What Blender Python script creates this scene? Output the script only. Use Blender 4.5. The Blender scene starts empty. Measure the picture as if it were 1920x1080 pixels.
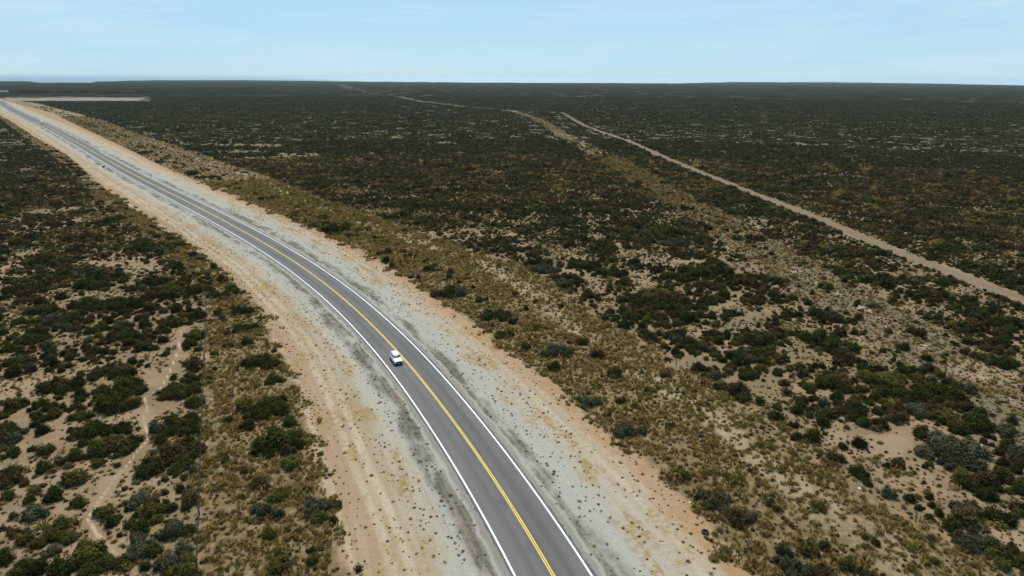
import bpy, math, random
import numpy as np
from mathutils import Matrix, Vector
C = bpy.context.scene.collection
sc = bpy.context.scene
PI = math.pi

# ------------------------------------------------------------------ camera
CAM_H, FPX, YH, ROLLT = 47.0, 1200.0, 145.0, 0.0045
PITCH = math.atan((540 - YH) / FPX); ROLL = math.atan(ROLLT)
cd = bpy.data.cameras.new('camera'); cam = bpy.data.objects.new('camera', cd); C.objects.link(cam)
cd.sensor_width = 36.0; cd.lens = 36.0 * FPX / 1920.0; cd.clip_start = 1.0; cd.clip_end = 200000.0
_c, _s, _cp, _sp = math.cos(ROLL), math.sin(ROLL), math.cos(PITCH), math.sin(PITCH)
cam.matrix_world = Matrix(((_c, -_s, 0, 0), (_s * _sp, _c * _sp, -_cp, 0), (_s * _cp, _c * _cp, _sp, CAM_H), (0, 0, 0, 1)))
sc.camera = cam

# ------------------------------------------------------------------ sky, sun, exposure
SUN_EL, SUN_AZ = math.radians(55), math.radians(-3)      # azimuth from +Y towards +X
w = bpy.data.worlds.new('World'); sc.world = w; w.use_nodes = True
wt = w.node_tree; wt.nodes.clear()
wo = wt.nodes.new('ShaderNodeOutputWorld'); bg = wt.nodes.new('ShaderNodeBackground')
sky = wt.nodes.new('ShaderNodeTexSky'); sky.sky_type = 'NISHITA'; sky.sun_disc = False
sky.sun_elevation = SUN_EL; sky.sun_rotation = SUN_AZ
sky.altitude = 100; sky.air_density = 1.0; sky.dust_density = 0.0; sky.ozone_density = 4.0
tc = wt.nodes.new('ShaderNodeTexCoord'); mp = wt.nodes.new('ShaderNodeMapping'); mp.inputs['Scale'].default_value = (1.2, 1.2, 9.0)
cn = wt.nodes.new('ShaderNodeTexNoise'); cn.inputs['Scale'].default_value = 2.6; cn.inputs['Detail'].default_value = 7; cn.inputs['Roughness'].default_value = .55
cr = wt.nodes.new('ShaderNodeMapRange'); cr.inputs[1].default_value = .30; cr.inputs[2].default_value = .72; cr.inputs[3].default_value = .56; cr.inputs[4].default_value = .86
cm = wt.nodes.new('ShaderNodeMix'); cm.data_type = 'RGBA'; cm.inputs[7].default_value = (5.2, 7.9, 9.7, 1)
wt.links.new(tc.outputs['Generated'], mp.inputs[0]); wt.links.new(mp.outputs[0], cn.inputs['Vector']); wt.links.new(cn.outputs[0], cr.inputs[0])
ti = wt.nodes.new('ShaderNodeMix'); ti.data_type = 'RGBA'; ti.blend_type = 'MULTIPLY'; ti.inputs[0].default_value = 1; ti.inputs[7].default_value = (.78, .97, 1.20, 1)
wt.links.new(sky.outputs[0], ti.inputs[6]); wt.links.new(cr.outputs[0], cm.inputs[0]); wt.links.new(ti.outputs[2], cm.inputs[6]); cn2 = wt.nodes.new('ShaderNodeTexNoise'); cn2.inputs['Scale'].default_value = 3.4; cn2.inputs['Detail'].default_value = 8; cn2.inputs['Roughness'].default_value = .6; cn2.inputs['Distortion'].default_value = .6
mp2 = wt.nodes.new('ShaderNodeMapping'); mp2.inputs['Scale'].default_value = (1, 1.6, 11); mp2.inputs['Rotation'].default_value = (.02, .05, .4)
cr2 = wt.nodes.new('ShaderNodeMapRange'); cr2.inputs[1].default_value = .44; cr2.inputs[2].default_value = .74; cr2.inputs[3].default_value = 0; cr2.inputs[4].default_value = .55
cm2 = wt.nodes.new('ShaderNodeMix'); cm2.data_type = 'RGBA'; cm2.inputs[7].default_value = (7.2, 8.9, 10.1, 1)
wt.links.new(tc.outputs['Generated'], mp2.inputs[0]); wt.links.new(mp2.outputs[0], cn2.inputs['Vector']); wt.links.new(cn2.outputs[0], cr2.inputs[0]); wt.links.new(cr2.outputs[0], cm2.inputs[0])
wt.links.new(cm.outputs[2], cm2.inputs[6]); wt.links.new(cm2.outputs[2], bg.inputs[0])
bg.inputs[1].default_value = 0.093
wt.links.new(bg.outputs[0], wo.inputs[0])
sl = bpy.data.lights.new('sun', 'SUN'); sl.energy = 4.0; sl.angle = math.radians(.5); sl.color = (1, .93, .82)
so = bpy.data.objects.new('sun', sl); C.objects.link(so)
sdir = Vector((math.cos(SUN_EL) * math.sin(SUN_AZ), math.cos(SUN_EL) * math.cos(SUN_AZ), math.sin(SUN_EL)))
so.rotation_euler = sdir.to_track_quat('Z', 'Y').to_euler(); so.location = (0, 0, 300)
sc.view_settings.view_transform = 'Standard'; sc.view_settings.look = 'None'; sc.view_settings.exposure = 0.0
sc.view_settings.gamma = 1.0; sc.view_settings.use_curve_mapping = False
sc.cycles.max_bounces = 5; sc.cycles.diffuse_bounces = 2; sc.cycles.glossy_bounces = 2; sc.cycles.volume_bounces = 0
sc.cycles.transmission_bounces = 3; sc.cycles.transparent_max_bounces = 6
sc.cycles.use_denoising = True

# ------------------------------------------------------------------ small helpers
def at(px, py):
    """the point of the plain (z = 0) that a spot of the 1920x1080 survey picture shows"""
    x = (np.asarray(px, float) - 960) / FPX; y = -(np.asarray(py, float) - 540) / FPX
    xr = _c * x - _s * y; yr = _s * x + _c * y
    dy = _cp + yr * _sp; dz = -_sp + yr * _cp
    t = -CAM_H / dz
    return xr * t, dy * t
def ppm(x, y):   # picture pixels (1920 wide) per metre at a ground point
    return FPX / (y * _cp + CAM_H * _sp)
def pix(x, y, z=0.0):
    dz = z - CAM_H
    zc = y * _cp - dz * _sp; yc = y * _sp + dz * _cp
    xs = x / zc; ys = yc / zc
    return 960 + FPX * (_c * xs + _s * ys), 540 - FPX * (-_s * xs + _c * ys)
def tag(o, label=None, cat=None, group=None, kind=None):
    if label: o['label'] = label
    if cat: o['category'] = cat
    if group: o['group'] = group
    if kind: o['kind'] = kind
    return o
def mesh_np(name, V, F, mats, smooth=False, attrs=None, fmat=None, link=True, parent=None):
    """V (n,3); F (m,k) int; attrs {name: float array on points}"""
    me = bpy.data.meshes.new(name)
    V = np.asarray(V, np.float32); F = np.asarray(F, np.int32); m, k = F.shape
    me.vertices.add(len(V)); me.vertices.foreach_set('co', V.ravel())
    me.loops.add(m * k); me.loops.foreach_set('vertex_index', F.ravel())
    me.polygons.add(m); me.polygons.foreach_set('loop_start', np.arange(0, m * k, k, dtype=np.int32))
    if fmat is not None: me.polygons.foreach_set('material_index', np.asarray(fmat, np.int32))
    me.polygons.foreach_set('use_smooth', np.full(m, smooth))
    me.update(calc_edges=True)
    for a, v in (attrs or {}).items():
        at_ = me.attributes.new(a, 'FLOAT', 'POINT'); at_.data.foreach_set('value', np.asarray(v, np.float32))
    for mt in (mats if isinstance(mats, (list, tuple)) else [mats]): me.materials.append(mt)
    o = bpy.data.objects.new(name, me)
    if link: C.objects.link(o)
    if parent: o.parent = parent
    return o
class MB:
    """collects boxes, tubes and polygons into one mesh"""
    def __init__(s): s.v = []; s.f = []
    def poly(s, vs, fs):
        n = len(s.v); s.v += [tuple(p) for p in vs]; s.f += [tuple(i + n for i in f) for f in fs]; return s
    def box(s, x0, x1, y0, y1, z0, z1):
        return s.poly([(x0, y0, z0), (x1, y0, z0), (x1, y1, z0), (x0, y1, z0), (x0, y0, z1), (x1, y0, z1), (x1, y1, z1), (x0, y1, z1)],
                      [(0, 3, 2, 1), (4, 5, 6, 7), (0, 1, 5, 4), (1, 2, 6, 5), (2, 3, 7, 6), (3, 0, 4, 7)])
    def tube(s, pts, r, n=6, cap=True, r2=None):
        pts = [Vector(p) for p in pts]; rings = []
        for i, p in enumerate(pts):
            d = (pts[min(i + 1, len(pts) - 1)] - pts[max(i - 1, 0)]).normalized()
            u = d.cross(Vector((0, 0, 1)))
            if u.length < .01: u = d.cross(Vector((1, 0, 0)))
            u.normalize(); v = d.cross(u)
            rr = r if r2 is None else r + (r2 - r) * i / (len(pts) - 1)
            rings.append([p + (u * math.cos(a) + v * math.sin(a)) * rr for a in (2 * PI * k / n for k in range(n))])
        vs = [q for ring in rings for q in ring]; fs = []
        for i in range(len(pts) - 1):
            for k in range(n):
                a, b = i * n + k, i * n + (k + 1) % n; fs.append((a, b, b + n, a + n))
        if cap: fs += [tuple(range(n))[::-1], tuple(range((len(pts) - 1) * n, len(pts) * n))]
        return s.poly(vs, fs)
    def build(s, name, mat, parent=None, smooth=False, bevel=0):
        me = bpy.data.meshes.new(name); me.from_pydata(s.v, [], s.f); me.update()
        import bmesh
        bm = bmesh.new(); bm.from_mesh(me); bmesh.ops.recalc_face_normals(bm, faces=bm.faces)
        if bevel: bmesh.ops.bevel(bm, geom=bm.edges[:], offset=bevel, segments=2, affect='EDGES')
        bm.to_mesh(me); bm.free()
        if smooth: me.polygons.foreach_set('use_smooth', [True] * len(me.polygons))
        me.materials.append(mat)
        o = bpy.data.objects.new(name, me); C.objects.link(o)
        if parent: o.parent = parent
        return o
def empty(name, loc, rz=0):
    o = bpy.data.objects.new(name, None); C.objects.link(o); o.location = loc; o.rotation_euler = (0, 0, rz); o.empty_display_size = .5
    return o
def copy_tree(o, parent=None):
    c = o.copy(); C.objects.link(c); c.parent = parent
    for ch in list(o.children): copy_tree(ch, c)
    return c

# value noise in numpy
def _h(ix, iy, s):
    n = (ix.astype(np.int64) * 374761393 + iy.astype(np.int64) * 668265263 + s * 974634777) & 0xffffffff
    n = ((n ^ (n >> 13)) * 1274126177) & 0xffffffff
    n = ((n ^ (n >> 16)) * 2246822519) & 0xffffffff
    return ((n ^ (n >> 15)) & 0xffff) / 65535.0
def vn(x, y, s=0):
    ix = np.floor(x); iy = np.floor(y); fx = x - ix; fy = y - iy
    fx = fx * fx * (3 - 2 * fx); fy = fy * fy * (3 - 2 * fy)
    a, b, c, d = _h(ix, iy, s), _h(ix + 1, iy, s), _h(ix, iy + 1, s), _h(ix + 1, iy + 1, s)
    return (a + (b - a) * fx) * (1 - fy) + (c + (d - c) * fx) * fy
def fbm(x, y, s=0, o=3):
    t = 0; a = 1; n = 0
    for k in range(o): t = t + a * vn(x * 2 ** k, y * 2 ** k, s + k * 7); n += a; a *= .55
    return t / n
def sstep(v, a, b):
    t = np.clip((v - a) / (b - a), 0, 1); return t * t * (3 - 2 * t)

# ------------------------------------------------------------------ layout curves x(y) of the plain, in metres
KN = np.linspace(-.5, 3.6, 13)
CO = np.array([10.56, 7.71, 1.62, -8.7, -25.7, -56.39, -111.67, -193.53, -301.37, -456.06, -682.58, -988.07, -1372.56])
def road_x(y):
    y = np.asarray(y, float); yc = np.clip(y, 34, 1250); u = np.log(yc / 50); h = KN[1] - KN[0]; r = 0
    for k, c in zip(KN, CO):
        t = np.abs((u - k) / h); r = r + c * np.where(t < 1, 2 / 3 - t ** 2 + t ** 3 / 2, np.where(t < 2, (2 - t) ** 3 / 6, 0))
    return r + np.where(y > 1250, (y - 1250) * -1.15, 0) + np.where(y < 34, (y - 34) * -.12, 0)
_ys = np.concatenate([np.arange(-200, 1500, 1.0), np.arange(1500, 4000, 10.0)]); _xs = road_x(_ys)
_sl = np.gradient(_xs, _ys); _arc = np.concatenate([[0], np.cumsum(np.hypot(np.diff(_xs), np.diff(_ys)))])
PO = dict(
B1=[(1420,1080),(1320,970),(1230,880),(1130,798),(1060,735),(1000,690),(890,607),(800,545),(700,482),(590,428),(480,385),(387,346),(312,315),(235,277),(160,242),(100,213),(60,202),(20,191),(0,186)],
B2=[(1860,1065),(1711,975),(1617,916),(1495,826),(1432,780),(1380,747),(1332,716),(1274,691),(1205,637),(1155,616),(1102,585),(1047,540),(985,499),(922,480),(872,464),(659,392),(612,376),(519,339),(475,322),(420,305),(350,280),(260,252),(205,230),(145,212.5),(100,202),(70,194),(40,190),(25,188)],
L2=[(647,1080),(633,987),(593,870),(570,787),(550,720),(510,625),(475,562),(407,507),(342,452),(250,392),(190,350),(125,290),(70,260),(0,215)],
F=[(370,1080),(373,1000),(376,900),(379,800),(383,700),(387,600),(388,555),(345,500),(300,462),(250,420),(175,365),(120,307),(45,255),(0,222)],
T1=[(1920,560),(1860,540),(1780,510),(1700,480),(1640,455),(1560,420),(1480,388),(1400,358),(1330,330),(1250,297),(1180,265),(1100,238),(1055,212)],
T2=[(1920,770),(1860,715),(1800,690),(1720,640),(1640,590),(1560,545),(1500,510),(1431,467),(1335,410),(1268,372),(1168,314),(1110,280),(1060,255),(1010,225),(975,212)],
T3=[(975,213),(960,208),(930,205),(870,200),(790,190),(740,180),(700,175),(668,168),(630,156)],
PA=[(216,1038),(190,1013),(165,974),(179,950),(215,897),(239,872),(260,844),(281,820),(267,788),(278,763),(271,746),(301,728),(317,700),(335,655),(338,620)],
)
CV = {}
for k, v in PO.items():
    v = np.array(v, float); x, y = at(v[:, 0], v[:, 1]); o_ = np.argsort(y); x, y = x[o_], y[o_]
    if k in ('B1', 'B2', 'L2', 'F', 'T1', 'T2'):      # run on at both ends
        s0 = (x[2] - x[0]) / (y[2] - y[0]); s1 = (x[-1] - x[-3]) / (y[-1] - y[-3])
        x = np.r_[x[0] - s0 * 60, x, x[-1] + (s1 * 800 if k not in ('T1', 'T2') else 0)]; y = np.r_[y[0] - 60, y, y[-1] + 800]
    CV[k] = (x, y)
def off(k, X, Y):
    """signed sideways distance from curve k, positive on its right; nan-free"""
    x, y = CV[k]; xc = np.interp(Y, y, x); sl = np.gradient(x, y); s = np.interp(Y, y, sl)
    return (X - xc) / np.sqrt(1 + s * s)
def road_d(X, Y):
    xc = np.interp(Y, _ys, _xs); s = np.interp(Y, _ys, _sl)
    return (X - xc) / np.sqrt(1 + s * s)
def road_s(X, Y):
    s = np.interp(Y, _ys, _sl); d = road_d(X, Y)
    return np.interp(Y - d * -s / np.sqrt(1 + s * s), _ys, _arc)
def trackdist(k, X, Y, ylo, yhi):
    d = np.abs(off(k, X, Y)); e = np.maximum(ylo - Y, Y - yhi)
    return np.where(e > 0, np.hypot(d, e * .5), d)
def layout(X, Y):
    """all the distances one spot of the plain needs"""
    d = road_d(X, Y); right = d > 0
    b1, b2, l2, f = off('B1', X, Y), off('B2', X, Y), off('L2', X, Y), off('F', X, Y)
    strip = np.where(right, np.minimum(b1, -b2), np.minimum(-l2, f))       # > 0 inside the grass strips
    field = np.where(right, b2, -f)                                        # > 0 in the shrubland
    e = Y > 1420; strip = np.where(e, -60, strip); field = np.where(e, 60, field)
    t1 = trackdist('T1', X, Y, 60, 940); t2 = trackdist('T2', X, Y, 60, 930)
    t3 = trackdist('T3', X, Y, 900, 5000); pa = trackdist('PA', X, Y, 54, 117)
    return dict(d=d, b1=b1, b2=b2, l2=l2, f=f, strip=strip, field=field, t1=t1, t2=t2, t3=t3, pa=pa)

# skyline distance (m) by picture column
SKX = np.array([-600, 0, 45, 52, 175, 182, 275, 480, 600, 800, 1000, 1280, 1380, 1550, 1700, 1920, 2500])
SKP = np.array([10.8, 10.8, 10.8, 13, 12.7, 10.8, 8.2, 7.2, 8.2, 9.2, 9.6, 9.2, 6.6, 5.8, 7.2, 10.2, 11.]) - .3
def col_az(az): return 960 + FPX * np.tan(np.clip(az, -1.2, 1.2)) / _cp
def edge_r(az):
    p = np.interp(col_az(az), SKX, SKP) + .5 * (vn(az * 60, az * 0, 5) - .5) + .3 * (vn(az * 200, az * 0, 6) - .5)
    return CAM_H * FPX / p / np.cos(np.clip(az, -1.2, 1.2))
def ground_z(X, Y):
    r = np.hypot(X, Y); az = np.arctan2(X, Y); e = edge_r(az)
    return -np.clip((r - e) * .05, 0, 220)

# ------------------------------------------------------------------ materials
def new_mat(name):
    m = bpy.data.materials.new(name); m.use_nodes = True; m.node_tree.nodes.clear(); return m, NT(m.node_tree)
class NT:
    def __init__(s, t): s.t = t
    def n(s, ty, **kw):
        n = s.t.nodes.new(ty)
        for k, v in kw.items(): setattr(n, k, v)
        return n
    def lk(s, a, i):
        if isinstance(a, (int, float)): i.default_value = a
        elif isinstance(a, tuple): i.default_value = a if len(a) == 4 or i.type == 'VECTOR' else a + (1,)
        else: s.t.links.new(a, i)
    def m(s, op, a, b=0, c=0):
        n = s.n('ShaderNodeMath', operation=op); s.lk(a, n.inputs[0]); s.lk(b, n.inputs[1]); s.lk(c, n.inputs[2]); return n.outputs[0]
    def ss(s, v, a, b, lo=0, hi=1):
        n = s.n('ShaderNodeMapRange', interpolation_type='SMOOTHSTEP'); s.lk(v, n.inputs[0])
        for i, q in enumerate((a, b, lo, hi)): n.inputs[i + 1].default_value = q
        return n.outputs[0]
    def mix(s, f, a, b, bt='MIX'):
        n = s.n('ShaderNodeMix', data_type='RGBA', blend_type=bt); s.lk(f, n.inputs[0]); s.lk(a, n.inputs[6]); s.lk(b, n.inputs[7]); return n.outputs[2]
    def attr(s, name): return s.n('ShaderNodeAttribute', attribute_name=name).outputs['Fac']
    def pos(s): return s.n('ShaderNodeNewGeometry').outputs['Position']
    def comb(s, x, y, z=0):
        n = s.n('ShaderNodeCombineXYZ'); s.lk(x, n.inputs[0]); s.lk(y, n.inputs[1]); s.lk(z, n.inputs[2]); return n.outputs[0]
    def noise(s, vec, scale, detail=3, rough=.5, dist=0):
        n = s.n('ShaderNodeTexNoise'); s.lk(vec, n.inputs['Vector']); n.inputs['Scale'].default_value = scale
        n.inputs['Detail'].default_value = detail; n.inputs['Roughness'].default_value = rough; n.inputs['Distortion'].default_value = dist
        return n.outputs[0]
    def ramp(s, v, stops):
        n = s.n('ShaderNodeValToRGB'); e = n.color_ramp.elements
        while len(e) < len(stops): e.new(.5)
        for q, (p, c) in zip(e, stops): q.position = p; q.color = tuple(c) + (1,)
        s.lk(v, n.inputs[0]); return n.outputs[0]
    def out(s, col, rough=.9, spec=.2, metal=0, bump=None, bstr=.3, bdist=.1, **kw):
        b = s.n('ShaderNodeBsdfPrincipled'); s.lk(col, b.inputs['Base Color']); s.lk(rough, b.inputs['Roughness']); b.inputs['Metallic'].default_value = metal
        b.inputs['Specular IOR Level'].default_value = spec
        for k, v in kw.items(): s.lk(v, b.inputs[k.replace('_', ' ')])
        if bump is not None:
            q = s.n('ShaderNodeBump'); q.inputs['Strength'].default_value = bstr; q.inputs['Distance'].default_value = bdist
            s.lk(bump, q.inputs['Height']); s.t.links.new(q.outputs[0], b.inputs['Normal'])
        o = s.n('ShaderNodeOutputMaterial'); s.t.links.new(b.outputs[0], o.inputs[0]); return b

SAND = (.270, .176, .100); SAND2 = (.185, .128, .074); PALE = (.43, .33, .225)
GRAVEL = (.335, .322, .285); DARKG = (.105, .098, .088); TAN = (.325, .245, .165); PINK = (.30, .200, .127); ORANGE = (.33, .185, .08)
STRAW = (.27, .205, .085); OLIVE = (.16, .14, .05); CREAM = (.47, .405, .30)

def ground_material():
    m, t = new_mat('steppe_ground')
    P = t.pos(); d = t.attr('d'); s = t.attr('s'); strip = t.attr('strip'); field = t.attr('field')
    a1 = t.noise(P, .045, 4, .6); a2 = t.noise(P, .22, 4, .6); a3 = t.noise(P, 1.1, 4, .6); a4 = t.noise(P, 5.0, 3, .65)
    st = t.comb(t.m('MULTIPLY', s, .035), t.m('MULTIPLY', d, .9)); streak = t.noise(st, 1.0, 5, .6)
    st2 = t.comb(t.m('MULTIPLY', s, .10), t.m('MULTIPLY', d, .28)); blot = t.noise(st2, 1.0, 5, .65)
    # ---- verges, by distance from the asphalt edge
    ad = t.m('ABSOLUTE', d); wob = t.m('ADD', ad, t.m('MULTIPLY', t.m('SUBTRACT', blot, .5), 5.5)); wob2 = t.m('ADD', ad, t.m('MULTIPLY', t.m('SUBTRACT', a2, .5), 1.6))
    q = lambda v: v / 30.0
    right = t.ramp(t.m('DIVIDE', wob, 30), [(q(0), GRAVEL), (q(8.2), GRAVEL), (q(11.5), (.37, .315, .245)), (q(17), (.36, .27, .19)), (q(20), PINK), (q(23), ORANGE), (q(27), PINK)])
    left = t.ramp(t.m('DIVIDE', wob, 30), [(q(0), GRAVEL), (q(7.5), GRAVEL), (q(9.3), (.36, .32, .25)), (q(11.5), TAN), (q(14), (.34, .25, .165)), (q(17.5), PINK), (q(22), (.315, .195, .115)), (q(28), PINK)])
    side = t.ss(d, -.5, .5)
    ver = t.mix(side, left, right)
    # narrow soil edge beside the asphalt and dark bitumen-stained patches
    dk = t.m('MULTIPLY', t.ss(wob2, 4.9, 5.3), t.m('SUBTRACT', 1, t.ss(t.m('ADD', wob2, t.m('MULTIPLY', t.m('SUBTRACT', a1, .5), 9)), 6.2, 7.6)))
    dk = t.m('MULTIPLY', dk, t.ss(blot, .36, .56))
    ver = t.mix(t.m('MULTIPLY', dk, .92), ver, t.mix(t.ss(a3, .45, .6), (.062, .060, .056), (.12, .11, .075)))
    ver = t.mix(t.m('SUBTRACT', 1, t.ss(wob2, 4.4, 5.0)), ver, (.22, .20, .165))
    # streaks of graded soil, greyed patches, straw patches
    ver = t.mix(t.m('MULTIPLY', t.ss(streak, .5, .68), .45), ver, (.41, .36, .28))
    ver = t.mix(t.m('MULTIPLY', t.ss(streak, .48, .30), .5), ver, (.27, .205, .14))
    for c0, ww in ((-13.2, .35), (-15.0, .35), (-18.6, .25), (14.2, .25), (15.9, .25)):   # wheel tracks
        tr = t.m('ABSOLUTE', t.m('SUBTRACT', t.m('ADD', d, t.m('MULTIPLY', t.m('SUBTRACT', t.noise(t.comb(t.m('MULTIPLY', s, .02), 0), 1, 2), .5), 3.0)), c0))
        ver = t.mix(t.m('MULTIPLY', t.ss(tr, ww + .45, ww * .5), t.ss(a1, .3, .6, .25, .65)), ver, CREAM)
    ver = t.mix(t.m('MULTIPLY', t.ss(a4, .48, .66), .50), ver, (.19, .155, .10)); ver = t.mix(t.m('MULTIPLY', t.m('MULTIPLY', t.ss(a3, .52, .66), t.ss(ad, 9, 13)), .30), ver, (.25, .19, .11))
    strawm = t.m('MULTIPLY', t.m('MULTIPLY', t.ss(blot, .49, .62), t.ss(a3, .40, .54)), t.m('MULTIPLY', t.ss(ad, 8, 10), t.m('SUBTRACT', 1, t.ss(ad, 17, 20))))
    ver = t.mix(t.m('MULTIPLY', strawm, .8), ver, (.26, .165, .045))
    # ---- grass strips
    stc = t.mix(t.ss(a2, .35, .65), (.185, .128, .064), (.125, .092, .038))
    stc = t.mix(t.ss(a3, .45, .7), stc, (.25, .175, .10))
    lane = t.m('ABSOLUTE', t.m('ADD', t.attr('b2'), 7.5))
    lane = t.m('MULTIPLY', t.ss(t.m('ADD', lane, t.m('MULTIPLY', t.m('SUBTRACT', a2, .5), 5)), 3.2, .6), t.ss(a1, .4, .55))
    stc = t.mix(t.m('MULTIPLY', lane, .5), stc, (.37, .29, .20))
    # ---- shrubland soil
    fc = t.mix(t.ss(a2, .35, .65), SAND, SAND2)
    fc = t.mix(t.m('MULTIPLY', t.ss(a1, .44, .58), .8), fc, (.15, .115, .056))
    fc = t.mix(t.m('MULTIPLY', t.ss(a4, .5, .75), .5), fc, (.31, .22, .145))
    farv = t.ss(t.attr('r'), 150, 550)
    fc = t.mix(t.m('MULTIPLY', farv, .78), fc, t.mix(t.ss(a2, .42, .62), (.060, .048, .028), (.125, .096, .055)))
    fc = t.mix(t.m('MULTIPLY', t.ss(t.attr('r'), 500, 700), .55), fc, (.050, .040, .024))
    far2 = t.ss(t.attr('r'), 1200, 3000)
    fc = t.mix(far2, fc, t.mix(t.ss(t.noise(P, .004, 4, .6), .4, .6), (.050, .044, .030), (.085, .070, .045)))
    # ---- put together
    e1 = t.m('ADD', strip, t.m('ADD', t.m('MULTIPLY', t.m('SUBTRACT', a2, .5), 6.0), t.m('MULTIPLY', t.m('SUBTRACT', a3, .5), 3.0)))
    col = t.mix(t.ss(e1, -.6, .8), t.mix(t.m('MULTIPLY', t.m('MULTIPLY', t.ss(t.m('ADD', strip, t.m('MULTIPLY', t.m('SUBTRACT', a2, .5), 5)), -6.0, -1.5), t.m('MULTIPLY', t.ss(d, -10, 10, .35, .9), t.ss(a1, .22, .45))), t.ss(a3, .25, .5)), ver, t.mix(t.ss(a2, .38, .62), (.315, .18, .085), (.33, .225, .135))), stc)
    e2 = t.m('ADD', field, t.m('MULTIPLY', t.m('SUBTRACT', a3, .5), 1.6))
    col = t.mix(t.ss(e2, -.7, .7), col, fc)
    w2 = t.m('ADD', t.attr('t2'), t.m('MULTIPLY', t.m('SUBTRACT', a1, .5), 8))
    t2c = t.mix(t.ss(a2, .4, .6), t.mix(t.ss(t.attr('r'), 150, 350), (.13, .098, .050), (.18, .135, .07)), t.mix(t.ss(t.attr('r'), 150, 350), (.155, .122, .075), (.20, .155, .095)))
    col = t.mix(t.m('MULTIPLY', t.m('MULTIPLY', t.ss(w2, 9.5, 6.0), .8), t.ss(field, 0, 2)), col, t2c)
    col = t.mix(t.m('MULTIPLY', t.m('MULTIPLY', t.ss(w2, 2.0, .6), t.ss(a2, .48, .60)), t.ss(field, 0, 2)), col, (.34, .27, .19))
    w1 = t.m('ADD', t.attr('t1'), t.m('MULTIPLY', t.m('SUBTRACT', a2, .5), 1.4))
    col = t.mix(t.m('MULTIPLY', t.ss(w1, 2.2, 1.5), t.ss(field, 0, 2)), col, t.mix(t.ss(a3, .4, .6), (.215, .148, .093), (.155, .110, .069)))
    col = t.mix(t.m('MULTIPLY', t.ss(t.m('ADD', t.attr('t3'), t.m('MULTIPLY', t.m('SUBTRACT', a1, .5), 20)), 9.0, 5.0), t.m('MULTIPLY', t.ss(t.noise(P, .008, 3), .46, .62), .7)), col, (.19, .155, .105))
    col = t.mix(t.m('MULTIPLY', t.ss(t.m('ADD', t.attr('pa'), t.m('MULTIPLY', t.m('SUBTRACT', a3, .5), .25)), .32, .14), t.ss(field, 0, 1)), col, (.40, .29, .195))
    col = t.mix(t.ss(t.attr('pit'), .4, .6), col, t.mix(t.ss(a1, .4, .6), (.25, .205, .155), (.19, .155, .115)))
    col = t.mix(t.m('MULTIPLY', t.ss(t.m('ADD', t.attr('bare'), t.m('MULTIPLY', t.m('SUBTRACT', a2, .5), .9)), .35, .75), .6), col, t.mix(t.ss(t.attr('r'), 150, 220), (.28, .195, .125), t.mix(t.ss(a2, .4, .65), (.13, .105, .04), (.18, .14, .068))))
    # pebbles, small clods
    v = t.n('ShaderNodeTexVoronoi'); v.inputs['Scale'].default_value = 2.2; t.lk(P, v.inputs['Vector'])
    peb = t.m('MULTIPLY', t.ss(v.outputs['Distance'], .17, .07), t.ss(a3, .5, .62))
    near = t.m('SUBTRACT', 1, t.ss(t.attr('r'), 160, 320))
    col = t.mix(t.m('MULTIPLY', t.m('MULTIPLY', peb, near), .5), col, (.10, .085, .05))
    col = t.mix(t.m('MULTIPLY', t.m('SUBTRACT', a4, .5), 1.0), col, t.mix(.5, col, (.6, .5, .4)))
    hgt = t.m('ADD', t.m('MULTIPLY', a3, .7), t.m('MULTIPLY', a4, .3))
    t.out(col, .95, .1, bump=hgt, bstr=.55, bdist=.35)
    return m
M_GROUND = ground_material()

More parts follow.
